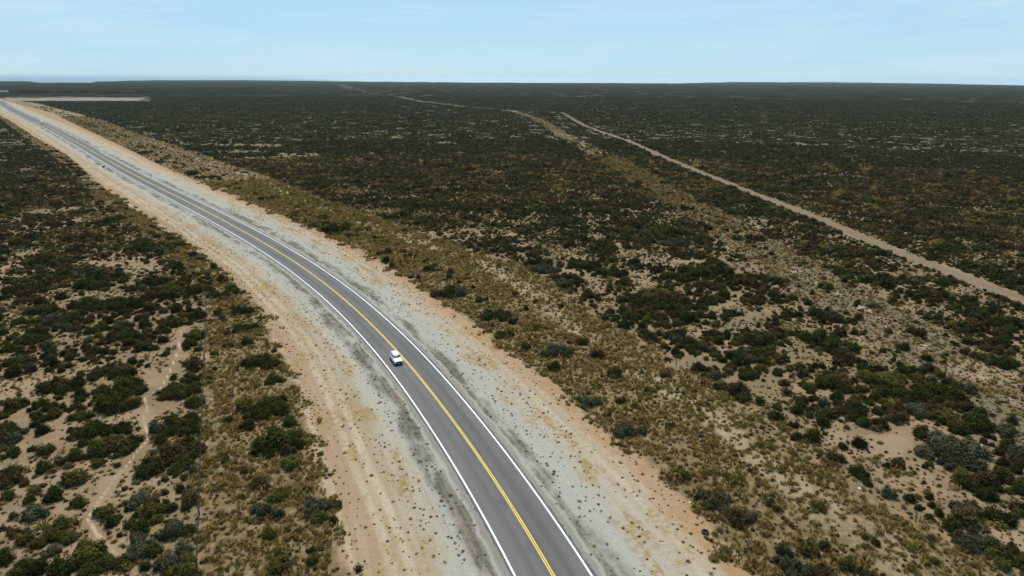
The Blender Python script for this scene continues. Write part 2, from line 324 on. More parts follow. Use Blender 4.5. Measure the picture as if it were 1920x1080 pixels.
def asphalt_material():
    m, t = new_mat('asphalt')
    P = t.pos(); d = t.attr('d'); s = t.attr('s')
    g = t.noise(P, 14, 4, .7); b = t.noise(t.comb(t.m('MULTIPLY', s, .05), t.m('MULTIPLY', d, .45)), 1, 5, .6); c = t.noise(P, .25, 4, .6)
    col = t.mix(t.ss(b, .3, .7), (.080, .077, .073), (.118, .113, .106))
    wp = t.m('ABSOLUTE', t.m('SUBTRACT', t.m('ABSOLUTE', t.m('SUBTRACT', t.m('ABSOLUTE', d), 1.8)), .85))
    col = t.mix(t.m('MULTIPLY', t.ss(wp, .5, .1), .35), col, (.142, .136, .128))
    col = t.mix(t.m('MULTIPLY', t.ss(c, .56, .70), .45), col, (.070, .068, .066))
    col = t.mix(t.m('MULTIPLY', t.ss(g, .45, .75), .4), col, (.17, .165, .155))
    oil = t.m('ABSOLUTE', t.m('SUBTRACT', t.m('ABSOLUTE', d), 1.8)); col = t.mix(t.m('MULTIPLY', t.ss(oil, .45, .05), t.ss(b, .42, .6, .1, .45)), col, (.055, .053, .052))
    pt = t.noise(t.comb(t.m('MULTIPLY', s, .012), t.m('MULTIPLY', d, .11)), 1, 2); col = t.mix(t.m('MULTIPLY', t.ss(pt, .56, .57), .22), col, (.17, .16, .15))
    dust = t.m('MULTIPLY', t.ss(t.m('ABSOLUTE', d), 2.6, 4.0), t.ss(c, .38, .62)); col = t.mix(t.m('MULTIPLY', dust, .40), col, (.22, .20, .165))
    ck = t.n('ShaderNodeTexVoronoi', feature='DISTANCE_TO_EDGE'); ck.inputs['Scale'].default_value = .16
    wv = t.n('ShaderNodeVectorMath', operation='ADD'); t.lk(P, wv.inputs[0]); t.lk(t.n('ShaderNodeTexNoise').outputs[1], wv.inputs[1]); t.lk(wv.outputs[0], ck.inputs['Vector'])
    col = t.mix(t.m('MULTIPLY', t.ss(ck.outputs['Distance'], .006, .002), t.m('MULTIPLY', t.ss(c, .5, .55), .5)), col, (.05, .05, .05))
    edge = t.m('ADD', t.m('ABSOLUTE', d), t.m('MULTIPLY', t.m('SUBTRACT', t.noise(P, .9, 4, .7), .5), .7))
    col = t.mix(t.m('MULTIPLY', t.m('MULTIPLY', t.ss(edge, 3.68, 3.78), t.m('SUBTRACT', 1, t.ss(edge, 3.9, 4.0))), .6), col, (.055, .055, .055))
    col = t.mix(t.ss(edge, 3.95, 4.15), col, (.21, .195, .165))
    t.out(col, .82, .3, bump=g, bstr=.15, bdist=.02)
    return m
M_ASPH = asphalt_material()
def paint_material(name, col, col2):
    m, t = new_mat(name); P = t.pos(); a = t.noise(P, 3.0, 5, .7); b = t.noise(P, .3, 3)
    c = t.mix(t.m('MULTIPLY', t.ss(a, .52, .7), .55), col, col2); c = t.mix(t.m('MULTIPLY', t.ss(b, .5, .7), .25), c, col2)
    t.out(c, .6, .3); return m
M_WHITE = paint_material('white_road_paint', (.85, .85, .83), (.40, .39, .37)); M_YEL = paint_material('yellow_road_paint', (.72, .50, .05), (.36, .27, .08))
def plain(name, col, rough=.6, metal=0, spec=.4, var=.25, scale=4, coat=0):
    m, t = new_mat(name); a = t.noise(t.n('ShaderNodeTexCoord').outputs['Object'], scale, 4, .6)
    c = t.mix(t.ss(a, .3, .7), tuple(v * (1 - var) for v in col), tuple(min(1, v * (1 + var * .4)) for v in col))
    b = t.out(c, rough, spec, metal); b.inputs['Coat Weight'].default_value = coat; return m
M_WOOD = plain('weathered_wood', (.13, .105, .08), .9); M_WIRE = plain('fence_wire', (.045, .045, .045), .5, .6)
M_CARW = plain('white_car_paint', (.80, .80, .79), .3, 0, .5, .04, 1.5, .6); M_GLASS = plain('dark_window_glass', (.035, .05, .065), .08, 0, .8, .1)
M_BLK = plain('black_plastic', (.012, .012, .013), .5); M_TYRE = plain('rubber', (.014, .014, .014), .85); M_RIM = plain('alloy_rim', (.42, .42, .43), .35, .7)
M_LAMP = plain('headlight_glass', (.6, .62, .64), .12, 0, .7); M_RED = plain('tail_lamp', (.35, .02, .015), .3); M_PLATE = plain('number_plate', (.6, .6, .58), .5)
M_STEEL = plain('galvanised_steel', (.10, .105, .11), .5, .5); M_SHED = plain('painted_sheet_metal', (.75, .75, .72), .6)
M_ROCK = plain('pale_stone', (.75, .72, .66), .9); M_BARK = plain('grey_twig', (.15, .135, .115), .95)

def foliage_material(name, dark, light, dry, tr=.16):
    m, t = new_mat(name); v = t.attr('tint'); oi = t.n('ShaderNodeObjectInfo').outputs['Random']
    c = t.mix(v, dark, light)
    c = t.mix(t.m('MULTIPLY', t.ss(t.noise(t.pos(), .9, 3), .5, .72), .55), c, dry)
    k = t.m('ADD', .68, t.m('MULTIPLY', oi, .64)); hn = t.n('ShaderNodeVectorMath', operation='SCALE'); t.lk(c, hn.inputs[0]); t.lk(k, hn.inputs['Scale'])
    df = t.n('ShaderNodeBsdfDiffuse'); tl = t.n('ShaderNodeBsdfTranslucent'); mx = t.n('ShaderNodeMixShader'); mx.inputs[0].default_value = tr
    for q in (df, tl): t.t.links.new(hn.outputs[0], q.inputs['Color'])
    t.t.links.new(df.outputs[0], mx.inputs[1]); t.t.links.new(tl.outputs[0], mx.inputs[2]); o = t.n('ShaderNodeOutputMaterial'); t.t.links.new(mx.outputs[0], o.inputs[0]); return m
SPEC = ['dark green', 'grey-green', 'olive green', 'rust brown']
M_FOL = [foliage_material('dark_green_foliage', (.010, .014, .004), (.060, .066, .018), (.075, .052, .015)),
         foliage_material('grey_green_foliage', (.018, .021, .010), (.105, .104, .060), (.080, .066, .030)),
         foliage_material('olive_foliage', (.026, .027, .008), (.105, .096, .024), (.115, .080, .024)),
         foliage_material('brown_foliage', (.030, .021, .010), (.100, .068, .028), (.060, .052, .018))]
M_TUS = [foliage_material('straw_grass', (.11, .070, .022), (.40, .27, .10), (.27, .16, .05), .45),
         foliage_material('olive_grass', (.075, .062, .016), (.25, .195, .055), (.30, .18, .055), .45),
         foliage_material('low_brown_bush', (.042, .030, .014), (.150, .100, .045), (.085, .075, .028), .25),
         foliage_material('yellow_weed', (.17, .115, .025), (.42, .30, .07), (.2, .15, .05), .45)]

# ------------------------------------------------------------------ the plain: one polar sheet, fine in front, to beyond the skyline
def build_ground():
    azs = np.concatenate([np.radians(np.arange(-180, -56, 6.0)), np.radians(np.arange(-56, 56, .32)), np.radians(np.arange(56, 180, 6.0))])
    rs = np.concatenate([[0.001, 8, 16, 24, 30], 36 * 1.0095 ** np.arange(1, 700)]); rs = rs[rs < 15500]
    A, R = np.meshgrid(azs, rs); X = R * np.sin(A); Y = R * np.cos(A)
    X, Y = X.ravel(), Y.ravel(); n = len(azs); k = len(rs)
    L = layout(X, Y); r = np.hypot(X, Y)
    i = np.arange(k - 1)[:, None] * n + np.arange(n)[None, :]; j = np.arange(k - 1)[:, None] * n + (np.arange(n)[None, :] + 1) % n
    F = np.stack([i, j, j + n, i + n], -1).reshape(-1, 4)[:, ::-1]
    z = ground_z(X, Y)
    px, py = pix(X, np.maximum(Y, 1)); front = Y > 20
    wob = (fbm(px / 9, py * 0, 31, 4) - .5) * 4.0
    pit = np.where(front, np.minimum(sstep(px, 8, 14) * sstep(281, 0, 1) * (1 - sstep(px + (fbm(px / 5, py * .9, 41, 2) - .5) * 60, 250, 275)), sstep(py + wob, 183.0, 184.0) * (1 - sstep(py - .012 * (px - 20) * 0 + wob * .6, 188.0 - 0, 189.6))), 0)
    bare = clearings(X, Y)
    o = mesh_np('ground', np.stack([X, Y, z], 1), F, M_GROUND, True,
                dict(d=np.clip(L['d'], -200, 200), s=road_s(X, Y), strip=np.clip(L['strip'], -60, 60), field=np.clip(L['field'], -60, 60), b2=np.clip(L['b2'], -90, 90),
                     t1=L['t1'], t2=L['t2'], t3=L['t3'], pa=L['pa'], r=r, pit=pit, bare=bare))
    tag(o, kind='structure')
CLR = [at(*p) + (rx, ry) for p, rx, ry in (((480, 272), 34, 12), ((505, 296), 32, 10), ((450, 285), 22, 9), ((560, 290), 20, 8), ((835, 268), 16, 10), ((1855, 706), 5, 4), ((1835, 690), 5, 4), ((700, 395), 12, 6), ((650, 360), 10, 7), ((1240, 490), 12, 5), ((265, 500), 5, 6),
       ((240, 790), 5, 3), ((190, 1030), 5, 2.5), ((250, 905), 4.5, 3), ((40, 900), 6, 4), ((30, 730), 8, 4), ((1640, 830), 6, 3), ((1900, 1010), 4, 3))]
def clearings(X, Y):
    b = np.zeros_like(X)
    for cx, cy, rx, ry in CLR:
        q = ((X - cx) / rx) ** 2 + ((Y - cy) / ry) ** 2 + (fbm(X / max(rx * .5, 3), Y / max(ry * .5, 3), 77) - .5) * 2.2
        b = np.maximum(b, 1 - sstep(q, .55, 1.3))
    return b
build_ground()

# sea beyond the coast, far left
azs = np.radians(np.linspace(-60, -7, 60)); fr = np.linspace(0, 1, 16)
V = []
for a in azs:
    rmax = 8000 + 47000 * float(sstep(np.array(-a), math.radians(9), math.radians(24)))
    for q in fr: rr = 3500 + (rmax - 3500) * q; V.append((rr * math.sin(a), rr * math.cos(a), -70))
F = [(i * 16 + j, i * 16 + j + 1, (i + 1) * 16 + j + 1, (i + 1) * 16 + j) for i in range(59) for j in range(15)]
m, t = new_mat('sea_water'); t.out(t.mix(t.ss(t.noise(t.pos(), .0006, 3), .35, .65), (.05, .15, .22), (.07, .18, .25)), .35, .5, bump=t.noise(t.pos(), .05, 4), bstr=.3, bdist=1.0)
tag(mesh_np('sea', V, F, m), kind='structure')

# ------------------------------------------------------------------ road and its markings
def ribbon(name, o0, o1, y0, y1, z, mat, skirt=0, cols=2):
    ys = [y0]
    while ys[-1] < y1: ys.append(ys[-1] + max(1.0, ys[-1] * .012))
    ys = np.array(ys); xc = road_x(ys); s_ = np.interp(ys, _ys, _sl); nn = np.sqrt(1 + s_ * s_); arc = np.interp(ys, _ys, _arc)
    offs = np.linspace(o0, o1, cols); zz = np.full(cols, z)
    if skirt: offs = np.r_[o0 - .25, offs, o1 + .25]; zz = np.r_[-.02, zz, -.02]
    V = []; D = []; S = []
    for q, h in zip(offs, zz):
        V.append(np.stack([xc + q / nn, ys - q * s_ / nn, np.full_like(ys, h)], 1)); D.append(np.full_like(ys, q)); S.append(arc)
    n = len(ys); V = np.concatenate(V); i = np.arange(n - 1)
    F = np.concatenate([np.stack([k * n + i, (k + 1) * n + i, (k + 1) * n + i + 1, k * n + i + 1], 1) for k in range(len(offs) - 1)])
    return tag(mesh_np(name, V, F, mat, False, dict(d=np.concatenate(D), s=np.concatenate(S))), kind='structure')
ribbon('road', -4.25, 4.25, 20, 1420, .055, M_ASPH, skirt=1, cols=9)
LW = .21
ribbon('road_marking', -3.6 - LW / 2, -3.6 + LW / 2, 20, 700, .060, M_WHITE)
ribbon('road_marking', 3.6 - LW / 2, 3.6 + LW / 2, 20, 420, .060, M_WHITE)
ribbon('road_marking', -.18, -.045, 20, 700, .060, M_YEL)
ribbon('road_marking', .045, .18, 20, 700, .060, M_YEL)

# ------------------------------------------------------------------ plant shapes
def ball(cx, cy, cz, rx, ry, rz, rng, nu=9, nv=5):
    V = [(cx, cy, cz + rz)]; F = []
    for i in range(1, nv):
        ph = PI * .62 * i / (nv - 1)
        for j in range(nu):
            k = 1 + rng.uniform(-.12, .12); th = 2 * PI * j / nu
            V.append((cx + rx * k * math.sin(ph) * math.cos(th), cy + ry * k * math.sin(ph) * math.sin(th), max(0, cz + rz * k * math.cos(ph))))
    for j in range(nu): F.append((0, 1 + j, 1 + (j + 1) % nu, 0))
    for i in range(nv - 2):
        for j in range(nu):
            a = 1 + i * nu + j; b = 1 + i * nu + (j + 1) % nu; F.append((a, a + nu, b + nu, b))
    return V, F
def shrub_arrays(seed, nleaf, leaf, nlobe, hgt, spiky=.2, core=True, nu=9, nv=5, spread=.6):
    rng = random.Random(seed); r = np.random.default_rng(seed)
    lobes = []
    for k in range(nlobe):
        a = rng.uniform(0, 2 * PI); q = math.sqrt(rng.random()) * spread if nlobe > 1 else 0
        R = rng.uniform(.30, .50) * (1 - .02 * nlobe) if nlobe > 1 else .95
        if nlobe > 1 and k == 0: q = .1; R = .58
        lobes.append((q * math.cos(a), q * math.sin(a), R * rng.uniform(.85, 1.1), R * rng.uniform(.85, 1.1), hgt * rng.uniform(.6, 1.0) * (1.15 - .5 * q)))
    V = []; F = []; T = []
    if core:
        for (x, y, rx, ry, h) in lobes:
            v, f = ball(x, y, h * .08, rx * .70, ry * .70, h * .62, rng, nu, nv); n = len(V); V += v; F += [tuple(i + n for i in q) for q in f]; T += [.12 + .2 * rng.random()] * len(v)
    V = np.array(V, float).reshape(-1, 3); F = np.array(F, int).reshape(-1, 4); T = np.array(T)
    if nleaf:
        li = r.integers(0, len(lobes), nleaf); Lb = np.array(lobes)[li]
        th = r.uniform(0, 2 * PI, nleaf); cz = r.uniform(-.15, 1, nleaf); sn = np.sqrt(1 - cz ** 2)
        D = np.stack([sn * np.cos(th), sn * np.sin(th), cz], 1); rad = r.uniform(.70, 1.08, nleaf) + (r.random(nleaf) < spiky) * r.uniform(0, .22, nleaf)
        Pc = np.stack([Lb[:, 0] + Lb[:, 2] * D[:, 0] * rad, Lb[:, 1] + Lb[:, 3] * D[:, 1] * rad, np.maximum(.02, Lb[:, 4] * (.12 + .85 * D[:, 2] * rad))], 1)
        up = D + r.normal(0, .55, (nleaf, 3)) + np.array([0, 0, .6])
        u = np.cross(up, r.normal(0, 1, (nleaf, 3))); u /= np.linalg.norm(u, axis=1)[:, None]; vv = np.cross(up, u); vv /= np.linalg.norm(vv, axis=1)[:, None]
        sz = (leaf * r.uniform(.55, 1.35, nleaf))[:, None]; el = r.uniform(.45, 1, nleaf)[:, None]
        Q = np.stack([Pc - u * sz, Pc - vv * sz * el, Pc + u * sz, Pc + vv * sz * el], 1).reshape(-1, 3)
        Fq = np.arange(nleaf * 4).reshape(-1, 4) + len(V)
        cl = vn(Pc[:, 0] * 4 + seed, Pc[:, 1] * 4, 3)
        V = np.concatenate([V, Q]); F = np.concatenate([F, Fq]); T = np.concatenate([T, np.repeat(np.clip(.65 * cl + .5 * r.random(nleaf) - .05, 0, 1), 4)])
    return V, F, T
def tussock_arrays(seed, nb, h, spread, wdt):
    r = np.random.default_rng(seed); th = r.uniform(0, 2 * PI, nb); q = np.sqrt(r.random(nb)); b = np.stack([np.cos(th), np.sin(th)], 1)
    base = b * (q * spread * .45)[:, None]; tip = b * (q * spread)[:, None] + r.normal(0, .05, (nb, 2)); hz = h * (1.1 - .6 * q ** 2) * r.uniform(.6, 1.15, nb)
    sd = np.stack([-b[:, 1], b[:, 0]], 1) * wdt * r.uniform(.6, 1.4, nb)[:, None]
    z0 = np.zeros(nb)
    V = np.stack([np.c_[base - sd, z0], np.c_[base + sd, z0], np.c_[tip + sd * .8, hz], np.c_[tip - sd * .8, hz * .92]], 1).reshape(-1, 3)
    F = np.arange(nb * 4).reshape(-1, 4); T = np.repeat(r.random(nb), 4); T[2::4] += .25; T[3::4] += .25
    return V, F, np.clip(T, 0, 1)
PROT = bpy.data.collections.new('plant_shapes'); GPROT = bpy.data.collections.new('grass_shapes')
def proto(col, V, F, T, mat, nm):
    o = mesh_np(nm, V, F, mat, False, dict(tint=T), link=False); col.objects.link(o); return o
NEAR = []     # 5 shapes x 4 species
SHP = [(1300, .070, 5, .92, .25, .40), (1400, .068, 7, .88, .35, .52), (1600, .062, 10, .80, .4, .60), (1900, .058, 14, .74, .4, .68), (700, .080, 5, 1.0, .9, .52)]
for k, (nl, lf, nlb, hg, sp, spr) in enumerate(SHP):
    for m_ in range(4):
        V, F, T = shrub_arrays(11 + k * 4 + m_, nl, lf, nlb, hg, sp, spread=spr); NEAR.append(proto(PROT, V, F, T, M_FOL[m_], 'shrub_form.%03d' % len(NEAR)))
for k in range(4):
    for m_ in range(4):   # lighter ones farther out: index 20..35
        V, F, T = shrub_arrays(61 + k * 4 + m_, 170, .14, (3, 4, 6, 8)[k], .78, .3, nu=7, nv=4); proto(PROT, V, F, T, M_FOL[m_], 'shrub_form.%03d' % (20 + k * 4 + m_))
def patch(seed, size, count, rlo, rhi, nl, lf):
    r = np.random.default_rng(seed); Vs, Fs, Ts, Ms = [], [], [], []; n = 0
    base = [shrub_arrays(200 + seed * 9 + q, nl, lf, (1, 3, 4)[q], .6, .2, nu=6, nv=4) for q in range(3)]
    for k in range(count):
        V, F, T = base[k % 3]; a = r.uniform(0, 2 * PI); R = r.uniform(rlo, rhi) * (1.35 if r.random() < .12 else 1); c, s = math.cos(a) * R, math.sin(a) * R
        W = np.stack([V[:, 0] * c - V[:, 1] * s, V[:, 0] * s + V[:, 1] * c, V[:, 2] * R * r.uniform(.8, 1.15)], 1) + np.array([r.uniform(-.5, .5) * size, r.uniform(-.5, .5) * size, 0])
        Vs.append(W); Fs.append(F + n); Ts.append(np.clip(T + r.uniform(-.15, .2), 0, 1)); Ms.append(np.full(len(F), r.choice([0, 0, 0, 1, 2, 2, 3, 3]))); n += len(V)
    return np.concatenate(Vs), np.concatenate(Fs), np.concatenate(Ts), np.concatenate(Ms)
for k in range(6):        # 36..41: 14 m squares of brush
    V, F, T, Ms = patch(300 + k, 16, 25 + 4 * k, .9, 1.7, 24, .26)
    o = mesh_np('shrub_form.%03d' % (36 + k), V, F, M_FOL, False, dict(tint=T), fmat=Ms, link=False); PROT.objects.link(o)
for k in range(4):        # 42..45: 60 m squares of brush
    V, F, T, Ms = patch(320 + k, 66, 300 + 70 * k, 1.0, 1.8, 0, .3)
    o = mesh_np('shrub_form.%03d' % (42 + k), V, F, M_FOL, False, dict(tint=T), fmat=Ms, link=False); PROT.objects.link(o)
for m_, (h, sp) in enumerate(((.42, .40), (.34, .36))):
    for k in range(2):
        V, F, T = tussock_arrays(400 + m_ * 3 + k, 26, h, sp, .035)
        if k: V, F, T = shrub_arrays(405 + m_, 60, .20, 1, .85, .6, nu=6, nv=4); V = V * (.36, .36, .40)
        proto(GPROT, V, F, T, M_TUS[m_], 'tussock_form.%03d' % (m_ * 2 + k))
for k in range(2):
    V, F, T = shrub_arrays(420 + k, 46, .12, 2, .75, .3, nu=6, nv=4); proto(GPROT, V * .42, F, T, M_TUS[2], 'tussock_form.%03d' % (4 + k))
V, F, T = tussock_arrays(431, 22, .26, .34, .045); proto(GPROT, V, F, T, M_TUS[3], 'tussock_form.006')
V, F, T = shrub_arrays(440, 36, .13, 1, .6, .3, nu=6, nv=4); proto(GPROT, V * .36, F, T, M_FOL[2], 'tussock_form.007')

def scatter(name, pts, col, label, cat):
    """pts: list of (X, Y, scale, height factor, index) arrays -> one object of instances"""
    X, Y, S, Hh, I = [np.concatenate([p[k] for p in pts]) for k in range(5)]; n = len(X)
    r = np.random.default_rng(5)
    me = bpy.data.meshes.new(name); me.vertices.add(n)
    me.vertices.foreach_set('co', np.stack([X, Y, ground_z(X, Y)], 1).astype(np.float32).ravel())
    a = me.attributes.new('rot', 'FLOAT_VECTOR', 'POINT'); a.data.foreach_set('vector', np.stack([X * 0, X * 0, r.uniform(0, 2 * PI, n)], 1).astype(np.float32).ravel())
    a = me.attributes.new('scl', 'FLOAT_VECTOR', 'POINT'); a.data.foreach_set('vector', np.stack([S, S * r.uniform(.8, 1.2, n), S * Hh], 1).astype(np.float32).ravel())
    a = me.attributes.new('idx', 'INT', 'POINT'); a.data.foreach_set('value', I.astype(np.int32))
    o = bpy.data.objects.new(name, me); C.objects.link(o)
    ng = bpy.data.node_groups.new(name + '_scatter', 'GeometryNodeTree')
    ng.interface.new_socket('Geometry', in_out='INPUT', socket_type='NodeSocketGeometry'); ng.interface.new_socket('Geometry', in_out='OUTPUT', socket_type='NodeSocketGeometry')
    gi = ng.nodes.new('NodeGroupInput'); go = ng.nodes.new('NodeGroupOutput'); ip = ng.nodes.new('GeometryNodeInstanceOnPoints'); ci = ng.nodes.new('GeometryNodeCollectionInfo')
    ci.inputs['Collection'].default_value = col; ci.inputs['Separate Children'].default_value = True; ci.inputs['Reset Children'].default_value = True
    ip.inputs['Pick Instance'].default_value = True
    def na(nm, ty):
        q = ng.nodes.new('GeometryNodeInputNamedAttribute'); q.data_type = ty; q.inputs['Name'].default_value = nm; return q.outputs['Attribute']
    L = ng.links.new
    L(gi.outputs[0], ip.inputs['Points']); L(ci.outputs[0], ip.inputs['Instance']); L(na('idx', 'INT'), ip.inputs['Instance Index'])
    e2r = ng.nodes.new('FunctionNodeEulerToRotation'); L(na('rot', 'FLOAT_VECTOR'), e2r.inputs[0]); L(e2r.outputs[0], ip.inputs['Rotation'])
    L(na('scl', 'FLOAT_VECTOR'), ip.inputs['Scale']); L(ip.outputs[0], go.inputs[0])
    md = o.modifiers.new('scatter', 'NODES'); md.node_group = ng
    tag(o, label, cat, kind='stuff'); print(name, n)
    return o

rg = np.random.default_rng(2024)
def jgrid(cell, rmax, azmax, rmin=30):
    xm = rmax * math.sin(azmax) + 60; nx = int(2 * xm / cell); ny = int(rmax / cell)
    gx, gy = np.meshgrid(np.arange(nx), np.arange(ny)); X = (gx + rg.random(gx.shape)) * cell - xm; Y = (gy + rg.random(gx.shape)) * cell
    X, Y = X.ravel(), Y.ravel(); r = np.hypot(X, Y); a = np.abs(np.arctan2(X, Y + 45)); k = (r > rmin) & (r < rmax) & (a < azmax)
    return X[k], Y[k]

# ------------------------------------------------------------------ shrubs seen one by one: picture place, width in picture pixels, species, shape
# species 0 dark green, 1 grey-green, 2 olive, 3 brown; shape 0 dome, 1..3 many-headed, 4 open
HAND = """630,428,60,0,3 658,440,30,0,1 845,545,72,1,3 900,560,38,0,1 928,588,66,0,2 965,602,30,1,1 1045,655,70,1,3 940,625,48,0,1 1008,612,40,2,2 1040,688,44,0,1
1100,752,58,1,3 1178,802,74,1,2 1155,700,44,0,1 1335,932,80,1,3 1383,963,88,1,2 1275,888,55,2,1 1500,1062,110,1,3 1472,1035,45,1,1 800,503,38,0,1 730,472,26,0,1 1585,1058,48,2,1 1538,950,32,2,1 1620,1003,30,2,0
1095,640,36,2,2 1120,665,40,3,1 985,650,36,2,1 1215,730,26,2,0 1255,800,28,2,0
455,580,50,0,2 460,612,56,0,2 488,675,78,0,3 512,708,56,0,1 500,758,118,0,3 525,822,116,0,3 548,868,62,2,2 540,922,72,2,1 495,958,74,1,2 602,945,78,1,2 432,540,30,1,1 320,445,34,1,1 285,425,26,0,1
375,540,56,0,2 425,862,26,2,0 600,970,40,2,1 525,1062,70,2,2 430,788,30,0,1 462,640,34,0,1 545,790,40,0,1 505,1000,46,2,1 625,975,30,0,0 400,500,26,0,1 360,478,26,1,1 487,905,40,3,2
116,718,92,0,3 229,721,120,0,3 200,735,60,0,1 98,758,58,0,2 246,758,50,2,1 81,806,40,0,0 151,776,55,0,2 176,797,82,0,3 218,830,105,0,3 84,845,42,2,1 137,856,63,0,2 81,876,50,0,0 134,897,64,2,2 334,728,86,0,3
327,804,62,0,2 295,873,95,0,3 348,865,55,0,2 105,929,53,0,1 148,941,42,2,1 70,960,68,1,2 24,968,26,0,1 197,960,50,2,1 260,936,78,1,2 292,953,74,0,2 330,988,100,1,3 267,1024,92,1,3 105,999,88,2,3 197,1052,98,0,3
271,1062,36,0,1 310,1057,62,1,2 355,925,32,1,1 225,1003,18,0,4 288,791,18,1,0 21,806,50,0,2 21,884,50,0,2 18,930,40,0,1 50,1062,96,0,3 10,1045,50,0,1 234,915,20,2,0 311,923,20,0,0 183,869,34,2,1 220,873,20,0,1
32,540,62,0,2 82,545,28,0,1 170,530,74,0,3 290,522,32,0,0 281,481,22,0,0 276,492,20,2,0 230,565,95,0,3 292,542,44,0,2 162,568,84,0,3 80,577,72,0,3 382,530,38,0,1 232,605,50,1,1 240,627,54,0,1 305,637,32,0,1
335,602,60,0,2 272,608,38,0,1 355,580,38,0,1 62,632,72,0,3 140,600,54,0,2 115,557,35,0,1 270,648,58,0,2 20,650,60,0,2 100,660,60,0,2 180,655,60,0,2 40,600,50,2,2 25,700,46,0,1 60,690,40,1,1
1788,838,150,1,3 1730,812,50,0,1 1612,832,42,0,0 1492,820,36,0,0 1565,858,44,2,1 1610,885,52,0,2 1628,906,28,0,0 1665,922,45,1,2 1705,935,34,0,1 1742,932,26,0,0 1762,963,32,0,0 1742,970,30,0,0 1850,925,62,0,3
1888,972,60,0,2 1860,965,50,2,1 1815,1008,105,1,3 1780,985,50,0,1 1860,1025,40,0,1 1898,1028,38,3,1 1578,836,28,0,1 1750,1052,32,2,0 1908,880,38,0,1 1912,918,40,0,1 1880,1060,40,2,1 1835,775,42,0,0
1460,562,40,0,2 1478,586,56,0,3 1535,628,84,0,3 1602,656,40,0,1 1458,699,32,0,0 1500,692,35,0,1 1470,718,30,3,1 1520,722,60,0,2 1630,690,70,0,3 1660,708,100,2,3 1690,730,70,0,2 1702,752,58,0,2 1645,770,34,0,1 1600,776,54,0,2
1772,628,16,0,0 1695,652,36,0,1 1768,680,20,0,0 1775,665,14,0,0 1880,677,72,0,3 1895,602,95,0,3 1518,770,28,0,0 1458,762,30,2,1 1560,700,50,0,2 1572,745,40,0,1 1540,790,40,0,1 1500,760,34,0,1 1740,690,36,0,1 1760,702,34,2,1
1022,502,58,1,2 1147,507,72,0,3 1055,527,44,1,2 1190,565,54,0,2 1175,595,32,0,0 1173,610,38,0,1 1250,608,44,0,1 1267,550,50,0,2 1300,505,78,0,3 1267,452,58,1,3 1260,432,60,0,2 1130,452,50,0,2 1225,580,30,0,1 1235,625,24,0,0
1395,745,44,0,2 1424,752,30,0,1 1456,780,40,0,2 1492,770,36,0,1 1345,725,32,3,1 1475,735,28,2,1 1350,505,60,0,2 1385,520,50,0,1 1330,560,56,0,2 1372,585,50,0,2 1400,620,44,0,2 1310,590,40,0,1 1345,640,36,0,1 1380,680,36,0,1 1425,690,30,2,1"""
hand = []
for e in HAND.split():
    px, py, wd, sp, sh = map(float, e.split(',')); sp = int(sp) % 4; x, y = at(px, py + wd * .10); x = float(x); y = float(y)
    hand.append([x, y, wd / ppm(x, y) / 2, sp, int(sh), wd, 1])
rs_ = random.Random(77); nh = []
for h in hand:
    if h[2] < 2.1: nh.append(h); continue
    n_ = 4 if h[2] < 3.2 else 7
    for k in range(n_):
        a = 2 * PI * k / (n_ - 1) + rs_.uniform(-.4, .4); q = 0 if k == 0 else h[2] * rs_.uniform(.48, .66); R_ = h[2] * (rs_.uniform(.58, .68) if k == 0 else rs_.uniform(.36, .54))
        sp_ = h[3] if rs_.random() < .8 else rs_.choice([0, 0, 2, 3]); yy_ = h[1] + q * .75 * math.sin(a)
        nh.append([h[0] + q * 1.1 * math.cos(a), yy_, R_, sp_, rs_.choice([1, 2, 3]), 2 * R_ * ppm(h[0], yy_), 1])
hand = nh; print('hand placed', len(hand))

# ------------------------------------------------------------------ the rest of the brush
def species(X, Y):
    n = fbm(X / 22, Y / 22, 51) * .75 + rg.random(len(X)) * .25; q = rg.random(len(X))
    return np.where(q < .10, 1, np.where(q < .30, 2, np.where(n > .54, np.where(q < .78, 3, 0), np.where(q > .85, 3, 0))))
X, Y = jgrid(1.55, 520, math.radians(50)); L = layout(X, Y); r = np.hypot(X, Y)
n1 = fbm(X / 6.5, Y / 6.5, 21, 3); n2 = fbm(X / 40, Y / 40, 22, 2)
left = L['d'] < 0
want = np.where(left, .50 + .46 * sstep(r, 90, 200), .60 + .14 * sstep(r, 80, 140) + .38 * sstep(r, 130, 260)) + (n2 - .5) * .26
p = sstep(n1, .66 - want * .45, .78 - want * .45)
inf = (L['field'] > .8) & (L['t1'] > 3.4) & (L['pa'] > 1.2)
p = p * inf * np.where(L['t2'] < 8 + 7 * (fbm(X / 15, Y / 15, 33, 2) - .5), .12, 1) * (1 - .88 * clearings(X, Y))
inner = np.where(left, -L['l2'], L['b1']); pst = (L['strip'] > .5) * (np.where(left, .05, .02) + .30 * (inner < 11) * (inner > .5) * (n2 > .42)) * np.where((r > 150), 1.8, 1) * (n1 > .47)
p = np.maximum(p, pst); k = rg.random(len(X)) < p; X, Y, n1, r = X[k], Y[k], n1[k], r[k]; inst = L['strip'][k] > 0
R = np.clip(np.exp(rg.normal(-.12, .38, len(X))) * (.72 + .75 * sstep(n1, .4, .75)), .4, 2.6) * np.where(inst, .85, 1)
hx = np.array([h[0] for h in hand]); hy = np.array([h[1] for h in hand]); hr = np.array([h[2] for h in hand])
keep = np.ones(len(X), bool)
for x, y, q in zip(hx, hy, hr): keep &= np.hypot(X - x, Y - y) > q * .8 + R * .35
for (px, py, rad) in ((741, 672, 0), (1322, 999, 1.6), (1855, 706, 3.0)):
    x, y = at(px, py); keep &= np.hypot(X - x, Y - y) > rad
X, Y, R, r = X[keep], Y[keep], R[keep], r[keep]
